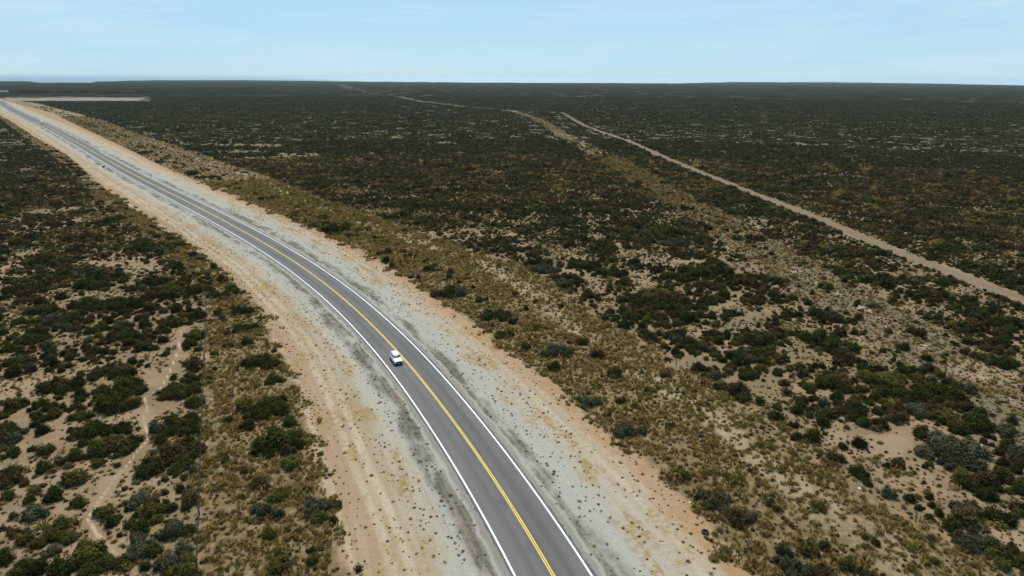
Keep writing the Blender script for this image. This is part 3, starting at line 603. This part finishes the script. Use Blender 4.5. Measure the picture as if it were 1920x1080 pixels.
SPc = species(X, Y); SH = rg.choice([0, 1, 2, 3, 4], len(X), p=[.26, .26, .24, .14, .10])
px_, py_ = pix(X, Y); app = 2 * R * ppm(X, Y); vis = (px_ > 8) & (px_ < 1912) & (py_ > 150) & (py_ < 1072)
vish = lambda h: (lambda p: h[5] if 4 < p[0] < 1916 and p[1] < 1076 else 0)(pix(h[0], h[1]))
cand = sorted([(-vish(h), 0, j) for j, h in enumerate(hand)] + [(-a_, 1, int(j)) for j, a_ in enumerate(np.where(vis, app, 0)) if a_ > 12])[:300]
order = [j for _, q, j in cand if q]; hk = {j for _, q, j in cand if not q}; rest = [h for j, h in enumerate(hand) if j not in hk]; hand = [h for j, h in enumerate(hand) if j in hk]
sel = np.zeros(len(X), bool); sel[order] = True
for i in order: hand.append([float(X[i]), float(Y[i]), float(R[i]), int(SPc[i]), int(SH[i]), float(app[i]), 0])
X, Y, R, r, SPc, SH = [q[~sel] for q in (X, Y, R, r, SPc, SH)]
nr = r < 170; rest = np.array(rest).reshape(-1, 7)
pts = [(rest[:, 0], rest[:, 1], rest[:, 2], np.full(len(rest), .9), rest[:, 4].astype(int) * 4 + rest[:, 3].astype(int)),
       (X[nr], Y[nr], R[nr], rg.uniform(.8, 1.2, nr.sum()), SH[nr] * 4 + SPc[nr]),
       (X[~nr], Y[~nr], R[~nr], rg.uniform(.8, 1.2, (~nr).sum()), 20 + np.minimum(SH[~nr], 3) * 4 + SPc[~nr])]
# between 500 and 1700 m: 14 m squares, single shrubs next to the tracks and verges
def farmask(X, Y, gap):
    L = layout(X, Y); px, py = pix(X, Y)
    ok = (L['field'] > gap) & (L['t1'] > 2.6 + gap) & (L['t2'] > 6 + gap + 6 * (fbm(X / 20, Y / 20, 34, 2) - .5)) & (L['t3'] > 5 + gap * .7) & (clearings(X, Y) < .45)
    pit = (px > 6) & (px < 284) & (py > 182.6 - gap * .03) & (py < 190.0)
    return ok & ~pit & (ground_z(X, Y) > -.5)
X, Y = jgrid(12.5, 1700, math.radians(43), 500); k = farmask(X, Y, 7.5) & (fbm(X / 60, Y / 60, 91) > .12); pX, pY = X[k], Y[k]
pts.append((pX, pY, rg.uniform(.85, 1.1, len(pX)), rg.uniform(.8, 1.1, len(pX)), 36 + np.clip((fbm(pX / 90, pY / 90, 19) - .25) * 10 + rg.normal(0, .9, len(pX)), 0, 5).astype(int)))
X, Y = jgrid(2.6, 1300, math.radians(43), 500); k = farmask(X, Y, .6) & ~farmask(X, Y, 6.0) & (rg.random(len(X)) < .55); X, Y = X[k], Y[k]
pts.append((X, Y, rg.uniform(.8, 1.8, len(X)), rg.uniform(.8, 1.1, len(X)), 20 + rg.integers(0, 16, len(X))))
X, Y = jgrid(52, 9500, math.radians(42), 1650); k = farmask(X, Y, 26) & (fbm(X / 300, Y / 300, 93) > .0); X, Y = X[k], Y[k]
pts.append((X, Y, rg.uniform(.9, 1.1, len(X)), rg.uniform(.8, 1.2, len(X)), 42 + np.clip((fbm(X / 400, Y / 400, 20) - .25) * 7 + rg.normal(0, .6, len(X)), 0, 3).astype(int)))
# shrubs on the far verges
X, Y = jgrid(3.0, 1300, math.radians(43), 200); L = layout(X, Y); k = (L['strip'] > 1.5) & (rg.random(len(X)) < np.where(L['b2'] > -9, .08, .30) * sstep(fbm(X / 14, Y / 14, 8), .42, .55)); X, Y = X[k], Y[k]
pts.append((X, Y, rg.uniform(.6, 1.6, len(X)), rg.uniform(.8, 1.1, len(X)), 20 + rg.integers(0, 16, len(X))))
scatter('shrubland', pts, PROT, 'dense dark brush covering the steppe out to the horizon', 'shrubs')

# ------------------------------------------------------------------ tussocks, low bushes and weeds
pts = []
X, Y = jgrid(.57, 330, math.radians(50)); L = layout(X, Y); r = np.hypot(X, Y); st = L['strip'] + (fbm(X / 3, Y / 3, 88, 2) - .5) * 7 > -.3
lane = (np.abs(L['b2'] + 7.5) < 2.6) & (fbm(X / 20, Y / 20, 15, 2) > .45) & (L['d'] > 0)
k = st & (rg.random(len(X)) < np.where(lane, .5, .92) * (1 - .55 * sstep(r, 150, 330)) * (.62 + .55 * sstep(fbm(X / 3.2, Y / 3.2, 14, 3), .34, .58))); X1, Y1, r1 = X[k], Y[k], r[k]
nn = fbm(X1 / 11, Y1 / 11, 71, 3) + rg.normal(0, .09, len(X1)); q = rg.random(len(X1))
idx = np.where(q < .20, 4 + (rg.random(len(X1)) < .5), np.where(nn < .5, rg.integers(0, 2, len(X1)), rg.integers(2, 4, len(X1)))); idx = np.where(q > .95, 6, idx)
pts.append((X1, Y1, np.exp(rg.normal(-.14, .34, len(X1))) * (1 + .5 * sstep(r1, 150, 300)), rg.uniform(.8, 1.5, len(X1)), idx))
X, Y = jgrid(1.5, 950, math.radians(44), 300); L = layout(X, Y); r = np.hypot(X, Y)
k = (L['strip'] > -.3) & (rg.random(len(X)) < .75 * sstep(r, 300, 340) * (.5 + fbm(X / 7, Y / 7, 14, 2))); X1, Y1 = X[k], Y[k]
pts.append((X1, Y1, rg.uniform(1.0, 2.2, len(X1)), rg.uniform(.5, .8, len(X1)), rg.choice([0, 1, 2, 3, 2, 3, 4, 7], len(X1))))
X, Y = jgrid(1.6, 950, math.radians(42), 400); L = layout(X, Y); r = np.hypot(X, Y)
k = (L['t2'] < 11) & (L['t1'] > 3) & (rg.random(len(X)) < .62 * (.4 + fbm(X / 9, Y / 9, 14, 2))); X1, Y1 = X[k], Y[k]
pts.append((X1, Y1, rg.uniform(1.2, 3.0, len(X1)), rg.uniform(.5, .9, len(X1)), rg.choice([2, 3, 4, 5, 7, 7, 0], len(X1))))
# inside the shrubland
X, Y = jgrid(.82, 420, math.radians(50)); L = layout(X, Y); r = np.hypot(X, Y)
nn = fbm(X / 13, Y / 13, 16, 3); t2 = L['t2'] < 9
k = (L['field'] > -.3) & (L['t1'] > 2.6) & (L['pa'] > .6) & (rg.random(len(X)) < np.where(t2, .97, sstep(nn, .24, .56) * .85 * (1 - .35 * sstep(r, 200, 380)))); X1, Y1, r1 = X[k], Y[k], r[k]; t2 = t2[k]
q = rg.random(len(X1)); q = np.where(t2, .35 + .65 * q, q); idx = np.where(q < .50, 4 + (q < .25), np.where(q < .68, 7, np.where(q < .82, rg.integers(2, 4, len(X1)), rg.integers(0, 2, len(X1)))))
pts.append((X1, Y1, np.exp(rg.normal(-.15, .42, len(X1))) * (1 + .6 * sstep(r1, 150, 350)), rg.uniform(.7, 1.2, len(X1)), idx))
# sparse weeds on the verges
X, Y = jgrid(.75, 260, math.radians(50)); L = layout(X, Y); ad = np.abs(L['d']); nn = fbm(road_s(X, Y) / 12, L['d'] / 1.3, 17, 3)
edge = (ad > 4.7) & (ad < 6.2)
k = (L['strip'] < 0) & (L['field'] < 0) & (ad > 4.6) & (rg.random(len(X)) < np.where(edge, .22, .24 + .50 * sstep(nn, .42, .66) + .12 * sstep(-np.minimum(4, -L['strip']), -4, 0)))
k &= np.hypot(X - float(at(1322, 999)[0]), Y - float(at(1322, 999)[1])) > 1.4
X1, Y1 = X[k], Y[k]; q = rg.random(len(X1)); idx = np.where(q < .42, 7, np.where(q < .58, 4, np.where(q < .72, 6, rg.integers(0, 4, len(X1)))))
pts.append((X1, Y1, rg.uniform(.2, .80, len(X1)) ** 1.35, rg.uniform(.6, 1.0, len(X1)), idx))
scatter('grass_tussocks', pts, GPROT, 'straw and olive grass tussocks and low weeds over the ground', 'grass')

# ------------------------------------------------------------------ individual shrubs: objects, labels
def branch_mesh(seed):
    r = random.Random(seed); mb = MB()
    for k in range(12):
        a = r.uniform(0, 2 * PI); q = r.uniform(.3, .95); h = r.uniform(.25, .68) * (1.15 - q * .5)
        p0 = (.1 * math.cos(a), .1 * math.sin(a), 0); p1 = (q * .55 * math.cos(a + .2), q * .55 * math.sin(a + .2), h * .7); p2 = (q * math.cos(a), q * math.sin(a), h + .1)
        mb.tube([p0, p1, p2], .012, 4, True, .006)
    o = mb.build('branches', M_BARK); C.objects.unlink(o); return o.data
BR = [branch_mesh(k) for k in range(4)]
LM = [('the white car', 741, 672), ('the discarded tyre', 1322, 999), ('the black dome bush', 1835, 775), ('the pale sand patch', 1855, 706), ('the footpath top', 330, 660), ('the middle bend of the footpath', 272, 775),
      ('the lower end of the footpath', 190, 990), ('the lower left corner', 20, 1070), ('the left edge', 10, 780), ('the wire fence end', 388, 555), ('the big grey thicket', 1788, 838), ('the lower right corner', 1900, 1060), ('the dirt track', 1900, 560),
      ('the upper left scrub', 120, 540), ('the middle of the fence line', 380, 850), ('the row of verge bushes', 930, 590), ('the yellow line at the bottom', 1033, 1070), ('the broad dark thicket', 1660, 710), ('the field centre', 1200, 520), ('the distant road sign', 196, 315)]
def zone(x, y):
    L = layout(np.array([x]), np.array([y])); d = L['d'][0]
    if L['field'][0] > 0: return 'left scrub' if d < 0 else ('scrub right of the fence' if off('T2', np.array([x]), np.array([y]))[0] < -3 else 'scrub beyond the cleared swath')
    return ('left verge strip' if d < 0 else 'right verge strip')
ORD = ['nearest', 'second nearest', 'third nearest', 'fourth nearest', 'fifth nearest', 'sixth nearest', 'seventh nearest', 'eighth nearest', 'ninth nearest', 'tenth nearest', 'eleventh nearest', 'twelfth nearest']
FORM = ['dome', 'bushy', 'spreading', 'broad', 'open']
keys = {}
for h in hand:
    x, y = h[0], h[1]; px, py = map(float, pix(x, y))
    lm = min(LM, key=lambda q: (q[1] - px) ** 2 + ((q[2] - py) * 1.3) ** 2)[0]
    wd = 2 * h[2]; size = 'small' if wd < 2.4 else 'mid-sized' if wd < 4 else 'large' if wd < 6 else 'huge'
    keys.setdefault((size, SPEC[h[3]], zone(x, y), lm), []).append(h)
rr = random.Random(4)
for (size, sp, zn, lm), hs in keys.items():
    hs.sort(key=lambda h: h[1])
    for k, h in enumerate(hs):
        o = bpy.data.objects.new('shrub', NEAR[h[4] * 4 + h[3]].data); C.objects.link(o)
        o.location = (h[0], h[1], 0); o.rotation_euler = (0, 0, rr.uniform(0, 6.28)); hh = rr.uniform(.85, 1.1) * (1 if h[2] < 1.8 else .85)
        o.scale = (h[2], h[2] * rr.uniform(.85, 1.1), h[2] * hh)
        lab = '%s %s shrub, %s by %s' % (size, sp, zn, lm)
        if len(hs) > 1: lab += ', ' + ORD[min(k, 11)]
        tag(o, lab, 'shrub', 'shrubs scattered over the steppe')
        if h[5] > 46 and h[1] < 130 and rr.random() < .6:
            b = bpy.data.objects.new('branches', BR[k % 4]); C.objects.link(b); b.parent = o
print('shrub objects', len(hand), 'max per key', max(len(v) for v in keys.values()))

# ------------------------------------------------------------------ vehicles
def car_mesh(parent, van=False):
    """nose towards -Y; built from cross stations along its length"""
    if not van:
        L_, W_ = 4.5, .90
        # (y, half width, z of sill, z of belt, z of top, half width of top)
        body = [(-2.22, .70, .48, .72, .80, .62), (-2.15, .84, .32, .80, .92, .72), (-1.9, .89, .26, .90, 1.02, .78), (-1.0, .90, .26, .98, 1.10, .78), (-.85, .90, .26, 1.00, 1.13, .78), (1.2, .90, .26, 1.02, 1.15, .80), (2.05, .89, .26, 1.00, 1.14, .78), (2.2, .84, .40, .95, 1.08, .72)]
        roof = [(-.95, .76, 1.12, .02), (-.25, .66, 1.62, .05), (.3, .67, 1.70, .06), (1.3, .66, 1.68, .06), (1.85, .62, 1.60, .05), (2.12, .70, 1.12, .02)]
    else:
        body = [(-2.5, .85, .5, .85, 1.0, .78), (-2.4, .98, .34, .95, 1.15, .88), (-1.8, 1.0, .30, 1.1, 1.30, .92), (-1.6, 1.0, .30, 1.15, 1.35, .94), (2.4, 1.0, .30, 1.2, 1.38, .96), (2.5, .97, .40, 1.15, 1.36, .94)]
        roof = [(-1.75, .93, 1.32, .02), (-1.05, .86, 2.15, .06), (-.6, .88, 2.30, .08), (2.2, .88, 2.32, .08), (2.46, .92, 2.2, .03), (2.49, .93, 1.36, .02)]
    def sec(y, w, zs, zb, zt, wt): return [(-w * .93, y, zs), (-w, y, zs + .15), (-w, y, zb - .08), (-wt - .04, y, zt - .03), (-wt * .5, y, zt + .02), (wt * .5, y, zt + .02), (wt + .04, y, zt - .03), (w, y, zb - .08), (w, y, zs + .15), (w * .93, y, zs)]
    mb = MB(); n = 10; vs = []; fs = []
    for b in body: vs += sec(*b)
    for i in range(len(body) - 1):
        for k in range(n): a, b = i * n + k, i * n + (k + 1) % n; fs.append((a, b, b + n, a + n))
    fs += [tuple(range(n)), tuple(range((len(body) - 1) * n, len(body) * n))[::-1]]
    mb.poly(vs, fs)
    rs = []; fr = []     # greenhouse with painted roof
    for (y, w, z, c) in roof: rs += [(-w, y, z - .02 * (z > 1.3)), (-w * .8, y, z + c * .8), (0, y, z + c), (w * .8, y, z + c * .8), (w, y, z - .02 * (z > 1.3))]
    for i in range(len(roof) - 1):
        for k in range(4): a = i * 5 + k; fr.append((a, a + 1, a + 6, a + 5))
    mb.poly(rs, fr)
    mid = [q for q in roof]; zb = roof[0][2]
    sv = []; sf = []     # the pillars and sides below the roof edge
    for s_ in (-1, 1):
        for i in range(len(roof) - 1):
            (y0, w0, z0, _), (y1, w1, z1, _) = roof[i], roof[i + 1]
            k = len(sv); wb0 = roof[0][1] + (.0); sv += [(s_ * w0, y0, z0 - .02 * (z0 > 1.3)), (s_ * w1, y1, z1 - .02 * (z1 > 1.3)), (s_ * (wb0 + .04), y1, zb - .02), (s_ * (wb0 + .04), y0, zb - .02)]; sf.append((k, k + 1, k + 2, k + 3))
    mb.poly(sv, sf)
    mb.build('body', M_CARW, parent, smooth=False)
    # windscreen
    (y0, w0, z0, c0), (y1, w1, z1, c1) = roof[0], roof[1]
    def gl(f, w, g=.012): return [(w_, y0 + (y1 - y0) * f - g * 1.2, z0 + (z1 - z0) * f + c0 * .6 + g) for w_ in (-w, w)]
    a, b = gl(.10, w0 * .93), gl(.93, w1 * .92); MB().poly([a[0], a[1], b[1], b[0]] + [(p[0], p[1] + .01, p[2] - .01) for p in (a[0], a[1], b[1], b[0])], [(0, 1, 2, 3), (7, 6, 5, 4), (0, 4, 5, 1), (1, 5, 6, 2), (2, 6, 7, 3), (3, 7, 4, 0)]).build('windscreen', M_GLASS, parent)
    (y0, w0, z0, c0), (y1, w1, z1, c1) = roof[-1], roof[-2]
    a, b = [(w_, y0 - (y0 - y1) * .2 + .02, z0 + (z1 - z0) * .2) for w_ in (-w0 * .85, w0 * .85)], [(w_, y0 - (y0 - y1) * .85 + .03, z0 + (z1 - z0) * .85 + .02) for w_ in (-w1 * .88, w1 * .88)]
    MB().poly([a[0], a[1], b[1], b[0]] + [(p[0], p[1] + .012, p[2]) for p in (a[0], a[1], b[1], b[0])], [(3, 2, 1, 0), (4, 5, 6, 7), (0, 4, 5, 1), (1, 5, 6, 2), (2, 6, 7, 3), (3, 7, 4, 0)]).build('rear_window', M_GLASS, parent)
    # side windows
    ty = roof[1][1]; zt = roof[1][2] - .10; wb = roof[0][1] + .045; wtp = roof[1][1] + .0
    spans = [(-.62, .28, 'front'), (.36, 1.12, 'rear'), (1.20, 1.75, 'quarter')] if not van else [(-1.45, -.75, 'front')]
    wt = roof[2][1]
    for s_ in (-1, 1):
        for (ya, yb, nm) in spans:
            zl, zh = zb + .04, zt - .02
            xo = lambda z: s_ * (wb + (wt - wb) * (z - zb) / (roof[2][2] - zb) + .012)
            fa = .42 if nm == 'front' else .0; fb = .22 if nm == 'quarter' else 0
            q = [(xo(zl), ya, zl), (xo(zl), yb, zl), (xo(zh), yb - fb, zh), (xo(zh), ya + fa, zh)]
            q2 = [(p[0] + s_ * .008, p[1], p[2]) for p in q]
            MB().poly(q + q2, [(3, 2, 1, 0), (4, 5, 6, 7), (0, 4, 5, 1), (1, 5, 6, 2), (2, 6, 7, 3), (3, 7, 4, 0)]).build('side_window', M_GLASS, parent)
    wx, wr = (.80, .34) if not van else (.90, .37); fy, ry = (-1.42, 1.35) if not van else (-1.75, 1.6)
    for sx in (-1, 1):
        for yy in (fy, ry):
            t_ = MB(); N = 20; prof = [(-.11, wr * .62), (-.11, wr * .93), (-.08, wr), (.08, wr), (.11, wr * .93), (.11, wr * .62)]
            vs = [(sx * wx + a, yy + q * math.cos(2 * PI * k / N), wr + q * math.sin(2 * PI * k / N)) for k in range(N) for a, q in prof]
            t_.poly(vs, [(k * 6 + j, k * 6 + j + 1, ((k + 1) % N) * 6 + j + 1, ((k + 1) % N) * 6 + j) for k in range(N) for j in range(5)])
            wh = t_.build('wheel', M_TYRE, parent, smooth=True)
            rm = MB(); rm.tube([(sx * wx - .09, yy, wr), (sx * wx + .09, yy, wr)], wr * .60, 16); rm.tube([(sx * wx - .11, yy, wr), (sx * wx + .11, yy, wr)], wr * .14, 8); rm.build('rim', M_RIM, wh)
            # dark arch
            ar = MB(); ar.tube([(sx * (wx + .075), yy, wr + .03), (sx * (wx + .104), yy, wr + .03)], wr * 1.17, 18); ar.build('wheel_arch', M_BLK, parent)
    fy0 = body[1][0]; zz = body[1][2]
    MB().box(-.46, .46, fy0 - .12, fy0 - .02, .63, .80).build('grille', M_BLK, parent, bevel=.01)
    MB().box(-.78, .78, fy0 - .13, fy0 + .02, .24, .62).build('bumper_with_shade', M_BLK, parent, bevel=.03)  # bumper made taller in black, so its colour carries the front's shade too
    MB().box(-.2, .2, fy0 - .15, fy0 - .132, .38, .48).build('number_plate', M_PLATE, parent)
    for s_ in (-1, 1):
        MB().box(min(s_ * .50, s_ * .74), max(s_ * .50, s_ * .74), fy0 - .07, fy0 + .04, .64, .80).build('headlight', M_LAMP, parent, bevel=.02)
        MB().box(min(s_ * .66, s_ * .83), max(s_ * .66, s_ * .83), body[-1][0] - .06, body[-1][0] + .02, .78, 1.0).build('tail_light', M_RED, parent, bevel=.015)
        my = roof[0][1] + .35 if not van else -1.4
        my = (-.62 if not van else -1.5)
        MB().box(min(s_ * .88, s_ * 1.06), max(s_ * .88, s_ * 1.06), my - .05, my + .06, zb - .02, zb + .14).build('mirror', M_CARW, parent, bevel=.02)
    if not van:
        for s_ in (-1, 1): mb2 = MB(); mb2.tube([(s_ * .55, 0, 1.77), (s_ * .55, 1.55, 1.76)], .02, 6); mb2.build('roof_rail', M_BLK, parent)
def on_road(y, d):
    s_ = float(np.interp(y, _ys, _sl)); nn = math.sqrt(1 + s_ * s_)
    return float(road_x(y)) + d / nn, y - d * s_ / nn, math.atan2(-s_, 1)    # rz turning +Y along the road (away from camera)
x, y = at(741, 676); ct = empty('car', (float(x), float(y), .057), 0)
_sl0 = float(np.interp(y, _ys, _sl)); ct.rotation_euler[2] = math.atan(-_sl0) - .06; ct.scale = (.84, .84, .84)      # nose (-Y) points back towards the camera along the road
ct.location = on_road(float(y) + .3, -1.5)[:2] + (.057,)
tag(ct, 'white five-door car driving towards the camera in the left lane', 'car'); car_mesh(ct)
x, y, _ = on_road(float(at(86, 232)[1]) , .9); vt = empty('van', (x, y, .057), math.atan(-float(np.interp(y, _ys, _sl)))); vt.scale = (1.15, 1.1, 1.15)
tag(vt, 'tiny white van far up the road near the bend', 'van'); car_mesh(vt, True)

# ------------------------------------------------------------------ fences
def fence(key, ys, label, spacing, hp, droppers, wr, side=0.0):
    root = None; xs, yy = CV[key]; y = ys[0]; P = []
    while y < ys[1]:
        x = float(np.interp(y, yy, xs)) + side; P.append((x, y)); s_ = float(np.interp(y, yy, np.gradient(xs, yy))); y += spacing / math.sqrt(1 + s_ * s_)
    root = empty('wire_fence', (P[0][0], P[0][1], 0)); tag(root, label, 'fence'); ox, oy = P[0]; rr = random.Random(len(P))
    for (x, y) in P[:100]:
        lx, ly = rr.uniform(-.05, .05), rr.uniform(-.05, .05); mb = MB(); h = hp * rr.uniform(.94, 1.06)
        mb.tube([(x - ox, y - oy, -.1), (x - ox + lx, y - oy + ly, h)], .085 * rr.uniform(.85, 1.15), 7, True, .07); mb.build('post', M_WOOD, root)
    P = P[:100]
    for k in range(5):
        mb = MB(); z = hp * (.25 + .155 * k)
        mb.tube([(x - ox, y - oy, z) for x, y in P], wr, 4); mb.build('wire', M_WIRE, root)
    if droppers:
        mb = MB()
        for (x0, y0), (x1, y1) in zip(P[:-1], P[1:]):
            for k in range(1, droppers + 1):
                f = k / (droppers + 1); x = x0 + (x1 - x0) * f - ox; y = y0 + (y1 - y0) * f - oy; mb.tube([(x, y, .2), (x, y, hp * .9)], .012, 4)
        mb.build('droppers', M_WOOD, root)
fence('F', (44, 420), 'dark wire fence on posts between left scrub and grass verge', 9, 1.25, 4, .012)
fence('B2', (50, 600), 'wooden post fence along the edge of the right shrubland', 11, 1.3, 0, .006)

# ------------------------------------------------------------------ road sign, tyre, stones, shed, mast
x, y = at(196, 321); x, y = float(x), float(y); sgn = empty('road_sign', (x, y, 0), math.atan(-float(np.interp(y, _ys, _sl))))
tag(sgn, 'dark-backed road sign on a post beside the distant left lane', 'road sign')
MB().tube([(0, 0, -.1), (0, 0, 2.5)], .09, 8).build('post', M_STEEL, sgn)
MB().box(-.70, .70, .10, .14, 1.85, 2.75).build('panel', M_STEEL, sgn, bevel=.03)
for z in (2.0, 2.55): MB().box(-.6, .6, .09, .098, z - .04, z + .04).build('bracket', M_BLK, sgn)
x, y = at(1322, 999); ty = MB(); N, K = 28, 10
vs = [((.34 + .13 * math.cos(2 * PI * j / K)) * math.cos(2 * PI * i / N), (.34 + .13 * math.cos(2 * PI * j / K)) * math.sin(2 * PI * i / N), .13 + .13 * math.sin(2 * PI * j / K)) for i in range(N) for j in range(K)]
ty.poly(vs, [(i * K + j, ((i + 1) % N) * K + j, ((i + 1) % N) * K + (j + 1) % K, i * K + (j + 1) % K) for i in range(N) for j in range(K)])
o = ty.build('tyre', M_TYRE, None, smooth=True); o.location = (float(x), float(y), 0); o.scale = (.88, .88, .95); o.rotation_euler = (.12, .05, 0)
tag(o, 'discarded black tyre lying on orange soil beside the right verge', 'tyre')
def rock(px, py, sz, label):
    x, y = at(px, py); r = random.Random(px); V, F = ball(0, 0, .1, .5, .4, .32, r, 8, 5); mb = MB(); mb.poly(V[1:], [f for f in F if f[0] != 0]); mb.poly([V[0]] + V[1:9], [(0, 1 + j, 1 + (j + 1) % 8) for j in range(8)])
    o = mb.build('stone', M_ROCK, None); o.location = (float(x), float(y), 0); o.scale = (sz * .6, sz * .6, sz * .6); o.rotation_euler[2] = r.uniform(0, 6)
    tag(o, label, 'stone', 'pale stones on the plain')
rock(1612, 917, .8, 'bright white stone beside the right fence line near the lower right scrub')
rock(509, 909, .9, 'white stone between the bushes of the left verge strip')
rock(1294, 943, .7, 'white stone at the left foot of the grey bushes by the tyre')
rock(376, 791, .8, 'flat white stone just right of the left wire fence')
rock(1305, 686, .9, 'white stone in the right scrub, farther up the fence line')
rock(1841, 836, .8, 'small white stone at the right side of the big grey thicket')
x, y = at(8, 173.2); x, y = float(x), float(y); sh = empty('shed', (x, y, 0), .3); tag(sh, 'tiny long white shed far off at the left edge', 'shed')
MB().box(-9, 9, -4, 4, 0, 3).build('wall', M_SHED, sh)
MB().poly([(-9.4, -4.4, 3.0), (9.4, -4.4, 3.0), (9.4, 4.4, 3.0), (-9.4, 4.4, 3.0), (-9.4, 0, 4.6), (9.4, 0, 4.6)], [(0, 1, 5, 4), (2, 3, 4, 5), (0, 4, 3), (1, 2, 5), (0, 3, 2, 1)]).build('roof', M_SHED, sh)
for k in range(4): MB().box(-7 + k * 4, -5 + k * 4, -4.06, -3.99, .3, 2.3).build('door', M_BLK, sh)

# ------------------------------------------------------------------ the cloud whose shadow lies across the far left plain
m, t = new_mat('cloud_white'); t.out((.85, .86, .88), 1.0, 0)
cx0, cy0 = -1650.0, 1980.0 + 900 / math.tan(SUN_EL) ; V = []; F = []; rc = random.Random(9)
mbc = MB()
for k in range(16):
    f = k / 15.0; bx = -900 + 1750 * f; wd = 210 * (1 - .55 * f) * rc.uniform(.8, 1.2); v, f_ = [], []
    N1, N2 = 18, 9
    for i in range(N2 + 1):
        ph = PI * i / N2
        for j in range(N1): th = 2 * PI * j / N1; q = 1 + .18 * math.sin(3 * th + k) * math.sin(2 * ph + k); v.append((bx + 150 * q * math.sin(ph) * math.cos(th), rc.uniform(-6, 6) + wd * q * math.sin(ph) * math.sin(th) - 80 * (1 - f), 60 * q * math.cos(ph) * (1 if ph < PI / 2 else .3)))
    for i in range(N2):
        for j in range(N1): a, b = i * N1 + j, i * N1 + (j + 1) % N1; f_.append((a, b, b + N1, a + N1))
    mbc.poly(v, f_)
o = mbc.build('cloud', m, None, smooth=True); o.location = (cx0, cy0, 900); tag(o, kind='structure')

# ------------------------------------------------------------------ air
hz = MB().box(-62000, 62000, -3000, 62000, -300, 60)
m, t = new_mat('haze_air'); pv = t.n('ShaderNodeVolumePrincipled'); pv.inputs['Color'].default_value = (.74, .90, 1.0, 1); pv.inputs['Density'].default_value = 3.3e-5; pv.inputs['Anisotropy'].default_value = .5
oo = t.n('ShaderNodeOutputMaterial'); t.t.links.new(pv.outputs[0], oo.inputs['Volume'])
o = hz.build('haze', m); tag(o, 'thin pale air over the whole plain', 'haze', kind='stuff')
